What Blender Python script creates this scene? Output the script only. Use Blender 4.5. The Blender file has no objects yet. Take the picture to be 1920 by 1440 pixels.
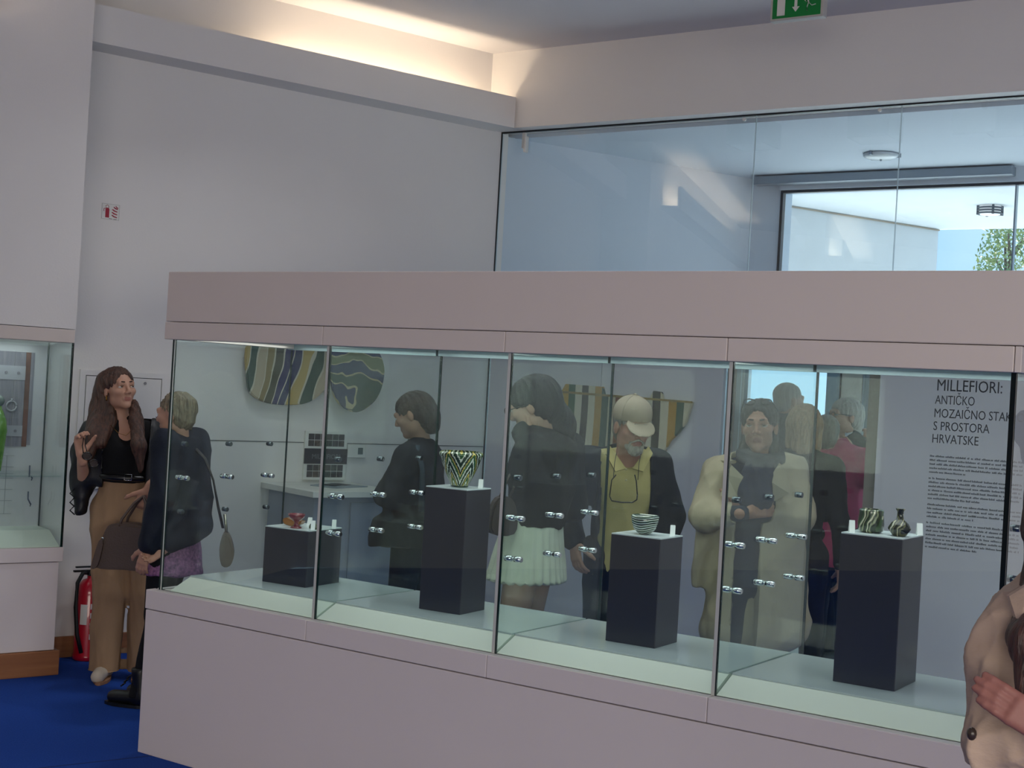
import bpy, bmesh, math, random
import numpy as np
from mathutils import Vector, Matrix, Euler

random.seed(7)
rng = np.random.default_rng(7)
scene = bpy.context.scene
COL = scene.collection
PI = math.pi

# ------------------------------------------------------------------ camera
EYE = 1.62
ROLL, PITCH = 0.057, 0.0032
FPX = 2573.5
cam_data = bpy.data.cameras.new('camera')
cam_data.sensor_width = 36.0
cam_data.lens = FPX * 36.0 / 1920.0
cam_data.clip_start = 0.05
cam_data.clip_end = 300
cam = bpy.data.objects.new('camera', cam_data)
COL.objects.link(cam)
_f = Vector((0, math.cos(PITCH), math.sin(PITCH)))
_u0 = Vector((0, -math.sin(PITCH), math.cos(PITCH)))
_r0 = Vector((1, 0, 0))
_r = _r0 * math.cos(ROLL) + _u0 * math.sin(ROLL)
_u = -_r0 * math.sin(ROLL) + _u0 * math.cos(ROLL)
cam.matrix_world = Matrix(((_r.x, _u.x, -_f.x, 0), (_r.y, _u.y, -_f.y, 0), (_r.z, _u.z, -_f.z, EYE), (0, 0, 0, 1)))
scene.camera = cam

# ------------------------------------------------------------------ world, large lights, exposure
world = bpy.data.worlds.new('sky')
scene.world = world
world.use_nodes = True
_nt = world.node_tree
_bg = _nt.nodes['Background']
_tc = _nt.nodes.new('ShaderNodeTexCoord')
_nz = _nt.nodes.new('ShaderNodeTexNoise')
_nz.inputs['Scale'].default_value = 2.2
_nz.inputs['Detail'].default_value = 5
_cr = _nt.nodes.new('ShaderNodeValToRGB')
_cr.color_ramp.elements[0].position = 0.40
_cr.color_ramp.elements[0].color = (0.34, 0.56, 0.76, 1)
_cr.color_ramp.elements[1].position = 0.72
_cr.color_ramp.elements[1].color = (0.62, 0.80, 0.92, 1)
_nt.links.new(_tc.outputs['Generated'], _nz.inputs['Vector'])
_nt.links.new(_nz.outputs['Fac'], _cr.inputs['Fac'])
_nt.links.new(_cr.outputs['Color'], _bg.inputs['Color'])
_bg.inputs['Strength'].default_value = 1.7

def area_light(name, loc, rot, sx, sy, power, color):
    ld = bpy.data.lights.new(name, 'AREA')
    ld.shape = 'RECTANGLE'
    ld.size, ld.size_y = sx, sy
    ld.energy = power
    ld.color = color
    o = bpy.data.objects.new(name, ld)
    COL.objects.link(o)
    o.location = loc
    o.rotation_euler = rot
    return o

# unseen warm fill light added in front of the closed back wall
area_light('camera_side_fill', (1.5, -3.8, 1.6), (math.radians(58), 0, 0), 8.0, 2.2, 405, (1.0, 0.93, 0.80))

# sun on the terrace behind the lobby
_sd = bpy.data.lights.new('sun', 'SUN')
_sd.energy = 22.0
_sd.angle = math.radians(1.0)
_sd.color = (0.86, 0.94, 1.0)
_so = bpy.data.objects.new('sun', _sd)
COL.objects.link(_so)
_so.location = (8, 14, 9)
_v = Vector((-math.sin(0.6006) * 0.74 - 0.10, -math.cos(0.6006) * 0.74, -0.70)).normalized()
_so.rotation_euler = _v.to_track_quat('-Z', 'Y').to_euler()

scene.view_settings.view_transform = 'Standard'
scene.view_settings.look = 'None'
scene.view_settings.gamma = 1.0
scene.view_settings.use_curve_mapping = False
scene.view_settings.exposure = 0.0
scene.cycles.transparent_max_bounces = 48
scene.cycles.max_bounces = 7
scene.cycles.caustics_reflective = False
scene.cycles.caustics_refractive = False
scene.cycles.diffuse_bounces = 3
scene.cycles.glossy_bounces = 4

# ------------------------------------------------------------------ frames
YAW = 0.6006
CASE0 = Vector((-1.4624, 5.7694, 0))
CU = Vector((math.cos(YAW), -math.sin(YAW), 0))
CV = Vector((math.sin(YAW), math.cos(YAW), 0))
ROT_C = -YAW
WALL0 = Vector((-2.3719, 7.5922, 0))
WANG = math.radians(52)
WD = Vector((math.sin(WANG), math.cos(WANG), 0))
WN = Vector((math.cos(WANG), -math.sin(WANG), 0))
ROT_L = math.radians(90) - WANG
FR = {'C': (CASE0, ROT_C), 'L': (WALL0, ROT_L), 'W': (Vector((0, 0, 0)), 0.0)}

def c2w(a, b, z=0.0):
    v = CASE0 + CU * a + CV * b
    return Vector((v.x, v.y, z))

def l2w(s, off, z=0.0):
    v = WALL0 + WD * s + WN * off
    return Vector((v.x, v.y, z))

def at(px, py, Y):
    """point of the photograph's frame (1920x1440) at distance Y ahead of the camera"""
    du, dv = px - 960, py - 720
    c, s = math.cos(ROLL), math.sin(ROLL)
    u, v = c * du + s * dv, -s * du + c * dv
    d = Vector((u / FPX, 1, -v / FPX))
    d = Vector((d.x, d.y * math.cos(PITCH) - d.z * math.sin(PITCH), d.y * math.sin(PITCH) + d.z * math.cos(PITCH)))
    d = d * (Y / d.y)
    return Vector((d.x, d.y, d.z + EYE))

# ------------------------------------------------------------------ materials
def lin(c):
    return tuple((x / 12.92 if x <= 0.04045 else ((x + 0.055) / 1.055) ** 2.4) for x in c)

def hexc(h):
    h = h.lstrip('#')
    return lin(tuple(int(h[i:i + 2], 16) / 255 for i in (0, 2, 4)))

MATS = {}
def mat(name, col, rough=0.6, metal=0.0, vary=0.06, vscale=6.0, bump=0.0, bscale=60.0, spec=0.5, col2=None, emit=0.0, coat=0.0, stretch=None):
    if name in MATS:
        return MATS[name]
    m = bpy.data.materials.new(name)
    m.use_nodes = True
    nt = m.node_tree
    b = nt.nodes['Principled BSDF']
    c = hexc(col) if isinstance(col, str) else col
    if col2 is None:
        c2 = tuple(x * (1 - vary * 2.5) for x in c)
    else:
        c2 = hexc(col2) if isinstance(col2, str) else col2
    tc = nt.nodes.new('ShaderNodeTexCoord')
    src = tc.outputs['Object']
    if stretch:
        mp = nt.nodes.new('ShaderNodeMapping')
        mp.inputs['Scale'].default_value = stretch
        nt.links.new(src, mp.inputs['Vector'])
        src = mp.outputs['Vector']
    nz = nt.nodes.new('ShaderNodeTexNoise')
    nz.inputs['Scale'].default_value = vscale
    nz.inputs['Detail'].default_value = 4
    nt.links.new(src, nz.inputs['Vector'])
    cr = nt.nodes.new('ShaderNodeValToRGB')
    cr.color_ramp.elements[0].position = 0.3
    cr.color_ramp.elements[0].color = (*c2, 1)
    cr.color_ramp.elements[1].position = 0.7
    cr.color_ramp.elements[1].color = (*c, 1)
    nt.links.new(nz.outputs['Fac'], cr.inputs['Fac'])
    nt.links.new(cr.outputs['Color'], b.inputs['Base Color'])
    b.inputs['Roughness'].default_value = rough
    b.inputs['Metallic'].default_value = metal
    b.inputs['Specular IOR Level'].default_value = spec
    b.inputs['Coat Weight'].default_value = coat
    if emit > 0:
        b.inputs['Emission Color'].default_value = (*c, 1)
        b.inputs['Emission Strength'].default_value = emit
    if bump > 0:
        n2 = nt.nodes.new('ShaderNodeTexNoise')
        n2.inputs['Scale'].default_value = bscale
        n2.inputs['Detail'].default_value = 6
        nt.links.new(src, n2.inputs['Vector'])
        bp = nt.nodes.new('ShaderNodeBump')
        bp.inputs['Strength'].default_value = bump
        bp.inputs['Distance'].default_value = 0.01
        nt.links.new(n2.outputs['Fac'], bp.inputs['Height'])
        nt.links.new(bp.outputs['Normal'], b.inputs['Normal'])
    MATS[name] = m
    return m

def glass_mat(name, tint, f0=0.045, rough=0.0):
    if name in MATS:
        return MATS[name]
    m = bpy.data.materials.new(name)
    m.use_nodes = True
    nt = m.node_tree
    nt.nodes.clear()
    out = nt.nodes.new('ShaderNodeOutputMaterial')
    mix = nt.nodes.new('ShaderNodeMixShader')
    tr = nt.nodes.new('ShaderNodeBsdfTransparent')
    tr.inputs['Color'].default_value = (*tint, 1)
    gl = nt.nodes.new('ShaderNodeBsdfGlossy')
    gl.inputs['Roughness'].default_value = rough
    gl.inputs['Color'].default_value = (0.97, 1.0, 0.99, 1)
    lw = nt.nodes.new('ShaderNodeLayerWeight')
    lw.inputs['Blend'].default_value = 0.5
    pw = nt.nodes.new('ShaderNodeMath'); pw.operation = 'POWER'; pw.inputs[1].default_value = 5.0
    ml = nt.nodes.new('ShaderNodeMath'); ml.operation = 'MULTIPLY_ADD'
    ml.inputs[1].default_value = 1.0 - f0
    ml.inputs[2].default_value = f0
    nt.links.new(lw.outputs['Facing'], pw.inputs[0])
    nt.links.new(pw.outputs[0], ml.inputs[0])
    nt.links.new(ml.outputs[0], mix.inputs['Fac'])
    nt.links.new(tr.outputs[0], mix.inputs[1])
    nt.links.new(gl.outputs[0], mix.inputs[2])
    nt.links.new(mix.outputs[0], out.inputs['Surface'])
    MATS[name] = m
    return m

# ------------------------------------------------------------------ mesh helpers
class MB:
    """collects shapes into one bmesh; mi is the material slot"""
    def __init__(self):
        self.bm = bmesh.new()
        self.mi = 0
    def _new(self, verts, faces):
        vs = [self.bm.verts.new(v) for v in verts]
        out = []
        for f in faces:
            try:
                q = self.bm.faces.new([vs[i] for i in f])
                q.material_index = self.mi
                out.append(q)
            except ValueError:
                pass
        return vs, out
    def box(self, x0, y0, z0, x1, y1, z1, bevel=0.0, m=None):
        if m is not None: self.mi = m
        v = [(x0, y0, z0), (x1, y0, z0), (x1, y1, z0), (x0, y1, z0), (x0, y0, z1), (x1, y0, z1), (x1, y1, z1), (x0, y1, z1)]
        f = [(3, 2, 1, 0), (4, 5, 6, 7), (0, 1, 5, 4), (1, 2, 6, 5), (2, 3, 7, 6), (3, 0, 4, 7)]
        vs, fs = self._new(v, f)
        if bevel > 0:
            es = list({e for q in fs for e in q.edges})
            r = bmesh.ops.bevel(self.bm, geom=es, offset=bevel, segments=2, affect='EDGES', profile=0.5)
            for q in r['faces']:
                q.material_index = self.mi
        return self
    def prism(self, pts, y0, y1, axis='y', bevel=0.0, m=None):
        """2D outline pts extruded. axis y: pts=(x,z); axis z: pts=(x,y); axis x: pts=(y,z)"""
        if m is not None: self.mi = m
        n = len(pts)
        def p3(p, t):
            return (p[0], t, p[1]) if axis == 'y' else ((p[0], p[1], t) if axis == 'z' else (t, p[0], p[1]))
        v = [p3(p, y0) for p in pts] + [p3(p, y1) for p in pts]
        f = [tuple(range(n)), tuple(range(2 * n - 1, n - 1, -1))]
        f += [(i, i + n, (i + 1) % n + n, (i + 1) % n) for i in range(n)]
        vs, fs = self._new(v, f)
        bmesh.ops.recalc_face_normals(self.bm, faces=fs)
        if bevel > 0:
            es = list({e for q in fs[:2] for e in q.edges})
            r = bmesh.ops.bevel(self.bm, geom=es, offset=bevel, segments=2, affect='EDGES')
            for q in r['faces']:
                q.material_index = self.mi
        return self
    def lathe(self, prof, n=24, c=(0, 0, 0), wob=None, m=None, smooth=True):
        """profile of (radius, z) from bottom to top about z"""
        if m is not None: self.mi = m
        rows = []
        for j, (r, z) in enumerate(prof):
            row = []
            for i in range(n):
                t = 2 * PI * i / n
                rr = r * (1 + (wob(t, j) if wob else 0))
                row.append(self.bm.verts.new((c[0] + rr * math.cos(t), c[1] + rr * math.sin(t), c[2] + z)))
            rows.append(row)
        for j in range(len(prof) - 1):
            for i in range(n):
                q = self.bm.faces.new((rows[j][i], rows[j][(i + 1) % n], rows[j + 1][(i + 1) % n], rows[j + 1][i]))
                q.material_index = self.mi; q.smooth = smooth
        for row, rev in ((rows[0], True), (rows[-1], False)):
            if prof[0 if rev else -1][0] > 1e-5:
                q = self.bm.faces.new(row[::-1] if rev else row)
                q.material_index = self.mi
        return self
    def tube(self, pts, r, n=8, m=None, flat=1.0, up=(0, 0, 1), cap=True):
        """tube along pts; r number or list"""
        if m is not None: self.mi = m
        P = [Vector(p) for p in pts]
        R = r if isinstance(r, (list, tuple)) else [r] * len(P)
        rows = []
        up = Vector(up)
        for i, p in enumerate(P):
            t = (P[min(i + 1, len(P) - 1)] - P[max(i - 1, 0)]).normalized()
            s = t.cross(up)
            if s.length < 1e-3: s = t.cross(Vector((0, 1, 0)))
            s.normalize()
            w = s.cross(t).normalized()
            rows.append([self.bm.verts.new(p + (s * math.cos(2 * PI * k / n) + w * math.sin(2 * PI * k / n) * flat) * R[i]) for k in range(n)])
        for j in range(len(P) - 1):
            for k in range(n):
                q = self.bm.faces.new((rows[j][k], rows[j][(k + 1) % n], rows[j + 1][(k + 1) % n], rows[j + 1][k]))
                q.material_index = self.mi; q.smooth = True
        if cap:
            for row in (rows[0], rows[-1]):
                q = self.bm.faces.new(row); q.material_index = self.mi
        bmesh.ops.recalc_face_normals(self.bm, faces=self.bm.faces[:])
        return self
    def ball(self, c, r, n=12, m=None):
        if m is not None: self.mi = m
        rr = r if isinstance(r, (tuple, list)) else (r, r, r)
        mx = Matrix.Translation(c) @ Matrix.Diagonal((*rr, 1))
        g = bmesh.ops.create_uvsphere(self.bm, u_segments=n, v_segments=max(6, n * 2 // 3), radius=1, matrix=mx)
        for v in g['verts']:
            for q in v.link_faces:
                q.material_index = self.mi; q.smooth = True
        return self
    def build(self, name, mats, parent=None, frame='W', loc=(0, 0, 0), rz=0.0, tilt=None):
        me = bpy.data.meshes.new(name)
        bmesh.ops.recalc_face_normals(self.bm, faces=self.bm.faces[:])
        self.bm.to_mesh(me)
        self.bm.free()
        return link(name, me, mats, parent, frame, loc, rz)

def link(name, me, mats, parent=None, frame='W', loc=(0, 0, 0), rz=0.0):
    for m in (mats if isinstance(mats, (list, tuple)) else [mats]):
        if m is not None and len(me.materials) < 16:
            me.materials.append(m)
    o = bpy.data.objects.new(name, me)
    COL.objects.link(o)
    if parent is not None:
        o.parent = parent
        o.location = loc
        o.rotation_euler = (0, 0, rz)
    else:
        place(o, frame, loc, rz)
    return o

def place(o, frame, loc, rz=0.0):
    base, ang = FR[frame]
    v = Vector(loc)
    v.rotate(Euler((0, 0, ang)))
    o.location = base + v
    o.rotation_euler = (0, 0, ang + rz)

def tag(o, label=None, cat=None, group=None, kind=None):
    if label: o['label'] = label
    if cat: o['category'] = cat
    if group: o['group'] = group
    if kind: o['kind'] = kind
    return o

def thing(name, label, cat, frame='W', loc=(0, 0, 0), rz=0.0, group=None):
    o = bpy.data.objects.new(name, None)
    o.empty_display_size = 0.1
    COL.objects.link(o)
    place(o, frame, loc, rz)
    return tag(o, label, cat, group)

def struct(name, label, frame='W', loc=(0, 0, 0)):
    o = bpy.data.objects.new(name, None)
    COL.objects.link(o)
    place(o, frame, loc)
    o['label'] = label
    o['kind'] = 'structure'
    return o

def text_mesh(txt, size, extrude=0.0008, align='LEFT', space=1.0):
    cu = bpy.data.curves.new('lettering', 'FONT')
    cu.body = txt
    cu.size = size
    cu.extrude = extrude
    cu.align_x = align
    cu.space_character = space
    cu.resolution_u = 3
    ob = bpy.data.objects.new('lettering', cu)
    COL.objects.link(ob)
    dg = bpy.context.evaluated_depsgraph_get()
    me = bpy.data.meshes.new_from_object(ob.evaluated_get(dg))
    bpy.data.objects.remove(ob)
    # text lies in xy; stand it up in xz facing -y
    me.transform(Matrix.Rotation(PI / 2, 4, 'X'))
    me.materials.clear()
    return me
# ================================================================== materials of the place
M_WALL = mat('wall_paint', '#e6e2e0', 0.75, vary=0.012, vscale=1.6, bump=0.06, bscale=90)
M_CEIL = mat('ceiling_paint', '#dcdade', 0.85, vary=0.012, vscale=1.2, bump=0.05, bscale=80)
M_CARPET = mat('blue_carpet', '#2a52b0', 0.95, vary=0.10, vscale=140, bump=0.5, bscale=600, spec=0.1)
M_SEAM = mat('carpet_seam', '#0f2c68', 0.95)
M_WOOD = mat('plinth_wood', '#a06a44', 0.5, col2='#8a5838', vscale=3.0, stretch=(0.6, 1, 14), bump=0.05, bscale=30)
M_BLACK = mat('black_metal', '#101214', 0.4)
M_JAMB = mat('taupe_jamb', '#8a857c', 0.55, vary=0.03)
M_ALU = mat('grey_aluminium', '#8e98a2', 0.35, metal=0.6, vary=0.03)
M_VEST = mat('vestibule_daylight_tint', '#d0dbe8', 0.8, vary=0.012, vscale=1.5, bump=0.05, bscale=80)  # the blue of the daylight is mixed into this wall colour
M_TILE = mat('pale_stone_floor', '#d2d0c8', 0.5, vary=0.05)
M_PLASTER = mat('outside_plaster', '#dfe4e8', 0.9, vary=0.02)
G_WALL = glass_mat('clear_wall_glass', (0.965, 0.985, 0.992), 0.055)
G_CASE = glass_mat('case_glass', (0.955, 0.990, 0.981), 0.025)
M_GEDGE = mat('glass_edge', '#0d2a28', 0.15, vary=0.03)

# ================================================================== the room
ZC = 3.865          # ceiling
BW = 3.667          # glass wall, case frame
BH = 3.552          # face of the beam over the glass wall
CORNER_S = 2.808    # where wall and glass wall meet

def tagS(o, label):
    o['label'] = label; o['kind'] = 'structure'
    return o

# floor: blue carpet inside, stone beyond the glass wall
fl = MB()
A = c2w(-6.5, BW); B = c2w(9, BW)
pts = [(-9, -4.2), (8.5, -4.2), (B.x, B.y), (A.x, A.y), (-9, 9)]
fl.prism([(-9, -4.2), (8.5, -4.2), (8.5, 4.0), (c2w(8, BW).x, c2w(8, BW).y), (A.x, A.y)], -0.1, 0.0, 'z')
floor = tagS(fl.build('floor', [M_CARPET]), 'blue carpet floor of the exhibition room')
sm = MB()
p0, p1 = at(190, 1440, 5.5), at(270, 1424, 5.72)
sm.prism([(-2.05, 5.30), (-1.36, 5.78), (-1.363, 5.784), (-2.053, 5.304)], 0.0, 0.0015, 'z')
sm.build('carpet_seam', [M_SEAM], floor)
vf = MB()
vf.prism([(A.x, A.y), (c2w(8, BW).x, c2w(8, BW).y), (c2w(8, 16).x, c2w(8, 16).y), (c2w(-6.5, 16).x, c2w(-6.5, 16).y)], -0.1, 0.0, 'z')
tagS(vf.build('floor', [M_TILE]), 'pale stone floor of the entrance lobby and terrace beyond the glass')

# wall with the cove ledge
w = MB()
w.box(-8.0, 0, 0, CORNER_S + 0.05, 0.22, ZC)
wall_left = tagS(w.build('wall_left', [M_WALL], frame='L'), 'white side wall under the lit cove ledge')
# thin joint in that wall
w = MB(); w.box(0.55, -0.003, 1.212, 2.79, 0.0, 1.217)
w.build('panel_joint', [mat('joint_grey', '#6e7072', 0.9)], wall_left)
# wooden skirting
w = MB(); w.box(-0.21, -0.02, 0, CORNER_S - 0.1, 0, 0.115, bevel=0.003)
tagS(w.build('baseboard_left', [M_WOOD], frame='L'), 'wooden skirting along the white side wall')

# cove ledge: tray with a front lip, warm strip light lying in it
w = MB()
w.prism([(-0.2126, 3.348), (0.0, 3.348), (0.0, 3.375), (-0.185, 3.375), (-0.185, 3.552), (-0.2126, 3.552)], -0.21, 2.74, 'x')
cove = tagS(w.build('trim_1', [M_WALL], frame='L'), 'white cove ledge with hidden warm light')
def cove_strip(s0, s1, power):
    ld = bpy.data.lights.new('cove_strip_light', 'AREA')
    ld.shape = 'RECTANGLE'; ld.size = s1 - s0; ld.size_y = 0.05
    ld.energy = power; ld.color = (1.0, 0.80, 0.55)
    o = bpy.data.objects.new('cove_strip_light', ld)
    COL.objects.link(o)
    place(o, 'L', ((s0 + s1) / 2, -0.10, 3.40))
    o.rotation_euler = (math.radians(180), 0, ROT_L)
cove_strip(1.0, 2.55, 6.5)

# the same ledge carried on along the wall block, out of direct view
w = MB()
w.prism([(-0.60, 3.348), (-0.42, 3.348), (-0.42, 3.375), (-0.575, 3.375), (-0.575, 3.552), (-0.60, 3.552)], -7.0, -0.74, 'x')
tagS(w.build('trim_3', [M_WALL], frame='L'), 'white cove ledge along the wall block left of the picture')
def cove_block(s0, s1, power):
    ld = bpy.data.lights.new('cove_strip_light', 'AREA')
    ld.shape = 'RECTANGLE'; ld.size = s1 - s0; ld.size_y = 0.05
    ld.energy = power; ld.color = (1.0, 0.82, 0.60)
    o = bpy.data.objects.new('cove_strip_light', ld)
    COL.objects.link(o)
    place(o, 'L', ((s0 + s1) / 2, -0.50, 3.40))
    o.rotation_euler = (math.radians(180), 0, ROT_L)
cove_block(-5.5, -0.9, 24)

# beam above the glass wall
w = MB(); w.box(-1.05, BH, 3.352, 7.0, BW + 0.10, ZC)
tagS(w.build('wall_front', [M_WALL], frame='C'), 'white beam above the glass wall')

# ceiling
w = MB()
w.prism([(-9, -4.2), (8.5, -4.2), (8.5, 4.0), (c2w(8, BW).x, c2w(8, BW).y), (A.x, A.y)], ZC, ZC + 0.15, 'z')
tagS(w.build('ceiling', [M_CEIL]), 'plain white ceiling of the exhibition room')

# walls out of sight
w = MB(); w.box(-9, -4.35, 0, 8.5, -4.2, ZC); tagS(w.build('wall_back', [M_WALL]), 'white wall behind the camera')
w = MB(); w.box(8.3, -4.2, 0, 8.5, 6.0, ZC); tagS(w.build('wall_right', [M_WALL]), 'white wall on the right out of view')
w = MB(); w.box(-7.2, -4.2, 0, -7.0, 5.0, ZC); tagS(w.build('wall_far_left', [M_WALL]), 'white wall on the left out of view')

# ---- glass wall: panes with open joints, black edging
win = struct('window_1', 'tall frameless glass wall between room and entrance lobby', 'C', (0, BW, 0))
JT = [-0.93, 0.934, 1.824, 2.714, 3.604]
w = MB(); w.box(3.604, BW - 0.06, 0, 8.0, BW + 0.06, 3.352)  # unseen wall added instead of glass, dims reflections in the case dividers
tagS(w.build('wall_glare_block', [M_WALL], frame='C'), 'unseen white wall added to cut lobby reflections in the case')
for i in range(len(JT) - 1):
    x0, x1 = JT[i] + 0.002, JT[i + 1] - 0.002
    z0 = 2.12 if i == 1 else 0.0     # over the door opening the pane starts higher
    p = MB()
    p.box(x0, -0.005, z0, x1, 0.005, 3.345, m=0)
    for f in p.bm.faces:
        f.normal_update()
        if abs(f.normal.y) < 0.5: f.material_index = 1
    p.build('pane', [G_WALL, mat('clear_edge', '#c9d6dc', 0.2)], win)
p = MB(); p.box(-0.945, -0.012, 0, -0.930, 0.012, 3.352); p.build('edge_frame', [M_BLACK], win)
p = MB(); p.box(-0.945, -0.012, 3.343, 7.0, 0.012, 3.354); p.build('edge_frame', [M_BLACK], win)
for a in (0.86, 1.70):
    p = MB(); p.tube([(a, -0.006, 3.325), (a, -0.018, 3.325)], 0.011, 10); p.build('glass_clip', [mat('white_plastic', '#e8e6e2', 0.4)], win)
# door frame standing in the opening
door = struct('door_1', 'taupe door frame in the glass wall leading to the lobby', 'C', (0, BW, 0))
for x0, x1 in ((0.872, 0.932), (1.748, 1.812)):
    p = MB(); p.box(x0, -0.07, 0, x1, 0.05, 2.12, bevel=0.003); p.build('jamb', [M_JAMB], door)
p = MB(); p.box(0.872, -0.07, 2.06, 1.812, 0.05, 2.12, bevel=0.003); p.build('lintel', [M_JAMB], door)

# ---- lobby beyond the glass
FARC = Vector((1.745, 10.497, 0))
cw = l2w(CORNER_S, 0)
def wall_between(name, label, P, Q, z0, z1, th, m):
    d = (Q - P); L_ = d.length; d.normalize(); n = Vector((-d.y, d.x, 0))
    w = MB(); w.prism([(P.x, P.y), (Q.x, Q.y), (Q.x + n.x * th, Q.y + n.y * th), (P.x + n.x * th, P.y + n.y * th)], z0, z1, 'z')
    return tagS(w.build(name, [m]), label)
wall_between('wall_lobby_left', 'white lobby wall tinted daylight blue behind the glass', cw + CV * 0.02, FARC, 0, 3.33, 0.2, M_VEST)
B2 = 5.713
w = MB(); w.box(-1.8, BW + 0.10, 3.326, 7.0, B2 + 0.25, 3.5)
tagS(w.build('ceiling_lobby', [M_VEST], frame='C'), 'lower white ceiling of the entrance lobby')
# second glazing
w = MB(); w.prism([(-0.6, 0), (-0.03, 0), (-0.03, 2.2), (0.225, 2.2), (0.225, 3.33), (-0.6, 3.33)], B2, B2 + 0.2, 'y'); tagS(w.build('wall_lobby_front', [M_VEST], frame='C'), 'narrow white wall pier beside the outer glazing')
w = MB(); w.box(0.22, B2 - 0.04, 3.225, 7.0, B2 + 0.2, 3.33); tagS(w.build('wall_lobby_lintel', [M_VEST], frame='C'), 'white lintel above the outer glazing')
win2 = struct('window_2', 'outer glazing of the lobby with slim dark frame', 'C', (0, B2, 0))
p = MB(); p.box(0.225, -0.02, 3.205, 7.0, 0.03, 3.225); p.build('frame_rail', [M_BLACK], win2)
p = MB(); p.box(0.225, -0.02, 2.2, 0.245, 0.03, 3.205); p.build('frame_post', [M_BLACK], win2)
p = MB(); p.box(-0.03, -0.02, 0, -0.005, 0.03, 2.2); p.build('frame_post', [mat('pale_frame', '#b9cdd8', 0.4)], win2)
p = MB(); p.box(-0.005, 0.0, 0, 0.257, 0.008, 2.2); p.build('pane', [G_WALL], win2)
for a0, a1, m in ((1.94, 1.95, M_ALU), (3.2, 3.21, M_ALU), (4.5, 4.51, M_ALU)):
    p = MB(); p.box(a0, -0.02, 0, a1, 0.03, 3.205); p.build('frame_post', [m], win2)
edges = [0.245, 1.94, 3.2, 4.5, 6.5]
for i in range(4):
    p = MB(); p.box(edges[i] + 0.012, 0.0, 0, edges[i + 1], 0.008, 3.205)
    p.build('pane', [G_WALL], win2)
for a0, a1, mm in ((0.040, 0.052, M_BLACK), (0.700, 0.785, mat('steel_blue', '#7f98a8', 0.4)), (0.800, 0.812, M_BLACK), (0.815, 0.968, mat('beige_post', '#c9c5bc', 0.7)), (0.972, 0.985, mat('grey_post', '#8f9aa4', 0.5)), (1.000, 1.030, mat('grey_post', '#8f9aa4', 0.5))):
    p = MB(); p.box(a0, -0.10, 0, a1, -0.03, 2.30, bevel=0.003); p.build('door_post', [mm], win2)
p = MB(); p.box(0.245, -0.09, 2.30, 1.94, -0.03, 2.36, bevel=0.003); p.build('transom', [M_ALU], win2)
# long closer track under the lintel
p = MB(); p.box(0.05, B2 - 0.16, 3.255, 1.95, B2 - 0.06, 3.316, bevel=0.004)
tag(p.build('door_track', [M_ALU], frame='C'), 'long grey sliding door track under the lobby ceiling', 'track')

# ---- fill lamps added on the ceiling out of view to brighten the visitors
M_FILL = mat('fill_opal', (0.95, 0.97, 1.0), 0.4, vary=0.01, emit=1.0)
def brightener(label, a, b, power, size=0.30, depth=0.20):
    t = thing('ceiling_fill_lamp', label, 'lamp', 'C', (a, b, ZC), 0, 'unseen square fill lamps added to the ceiling')
    h = size / 2; e = 0.012
    p = MB()
    p.box(-h - e, -h - e, -depth, h + e, -h, 0); p.box(-h - e, h, -depth, h + e, h + e, 0)
    p.box(-h - e, -h, -depth, -h, h, 0); p.box(h, -h, -depth, h + e, h, 0)
    p.build('housing', [mat('lamp_black', '#18181a', 0.9, spec=0.1)], t)
    p = MB(); p.box(-h, -h, -0.02, h, h, -0.012); p.build('diffuser', [M_FILL], t)
    ld = bpy.data.lights.new('fill_light', 'AREA'); ld.shape = 'SQUARE'; ld.size = size * 0.92; ld.energy = power; ld.color = (0.94, 0.97, 1.0)
    o = bpy.data.objects.new('fill_light', ld); COL.objects.link(o); place(o, 'C', (a, b, ZC - 0.03))
DL = 15
brightener('added square downlight above the short haired woman, end of the row', -0.25, 1.15, DL)
brightener('added square downlight above the woman in the charcoal coat', 0.75, 1.15, DL)
brightener('added square downlight above the man with the cap', 1.75, 1.15, DL)
brightener('added square downlight above the woman in the trench coat', 2.75, 1.15, DL)
# ---- terrace outside
w = MB(); w.box(-1.0, B2 + 0.25, 3.30, 7.5, 8.66, 3.5)
tagS(w.build('ceiling_terrace', [M_PLASTER], frame='C'), 'bright white soffit over the terrace outside')
TW0, TW1 = Vector((2.256, 11.607, 0)), Vector((3.827, 12.587, 0))
dTW = (TW1 - TW0).normalized()
wall_between('wall_terrace', 'white terrace downstand beam seen through the outer glazing', TW0 - dTW * 1.2, TW1, 2.62, 3.30, 0.2, M_PLASTER)
jl = MB(); nT = Vector((dTW.y, -dTW.x, 0))
a_, b_ = TW0 - dTW * 0.9, TW1
jl.prism([(a_.x + nT.x * 0.004, a_.y + nT.y * 0.004), (b_.x + nT.x * 0.004, b_.y + nT.y * 0.004), (b_.x + nT.x * 0.016, b_.y + nT.y * 0.016), (a_.x + nT.x * 0.016, a_.y + nT.y * 0.016)], 3.284, 3.295, 'z')
tagS(jl.build('trim_2', [mat('brown_crack', '#b3a48f', 0.8)]), 'brownish joint strip under the terrace soffit')
w = MB(); w.box(3.4, 17, 0, 9.5, 22, 9.5)
far = thing('building', 'white building far beyond the tree', 'building', 'C', (0, 0, 0))
w.build('facade', [M_PLASTER], far)
for q in range(3):
    p = MB(); p.box(3.7 + q * 1.5, 16.97, 4.6, 4.5 + q * 1.5, 17.02, 6.2); p.build('window_pane', [mat('far_pane', '#5d7484', 0.2)], far)

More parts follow.
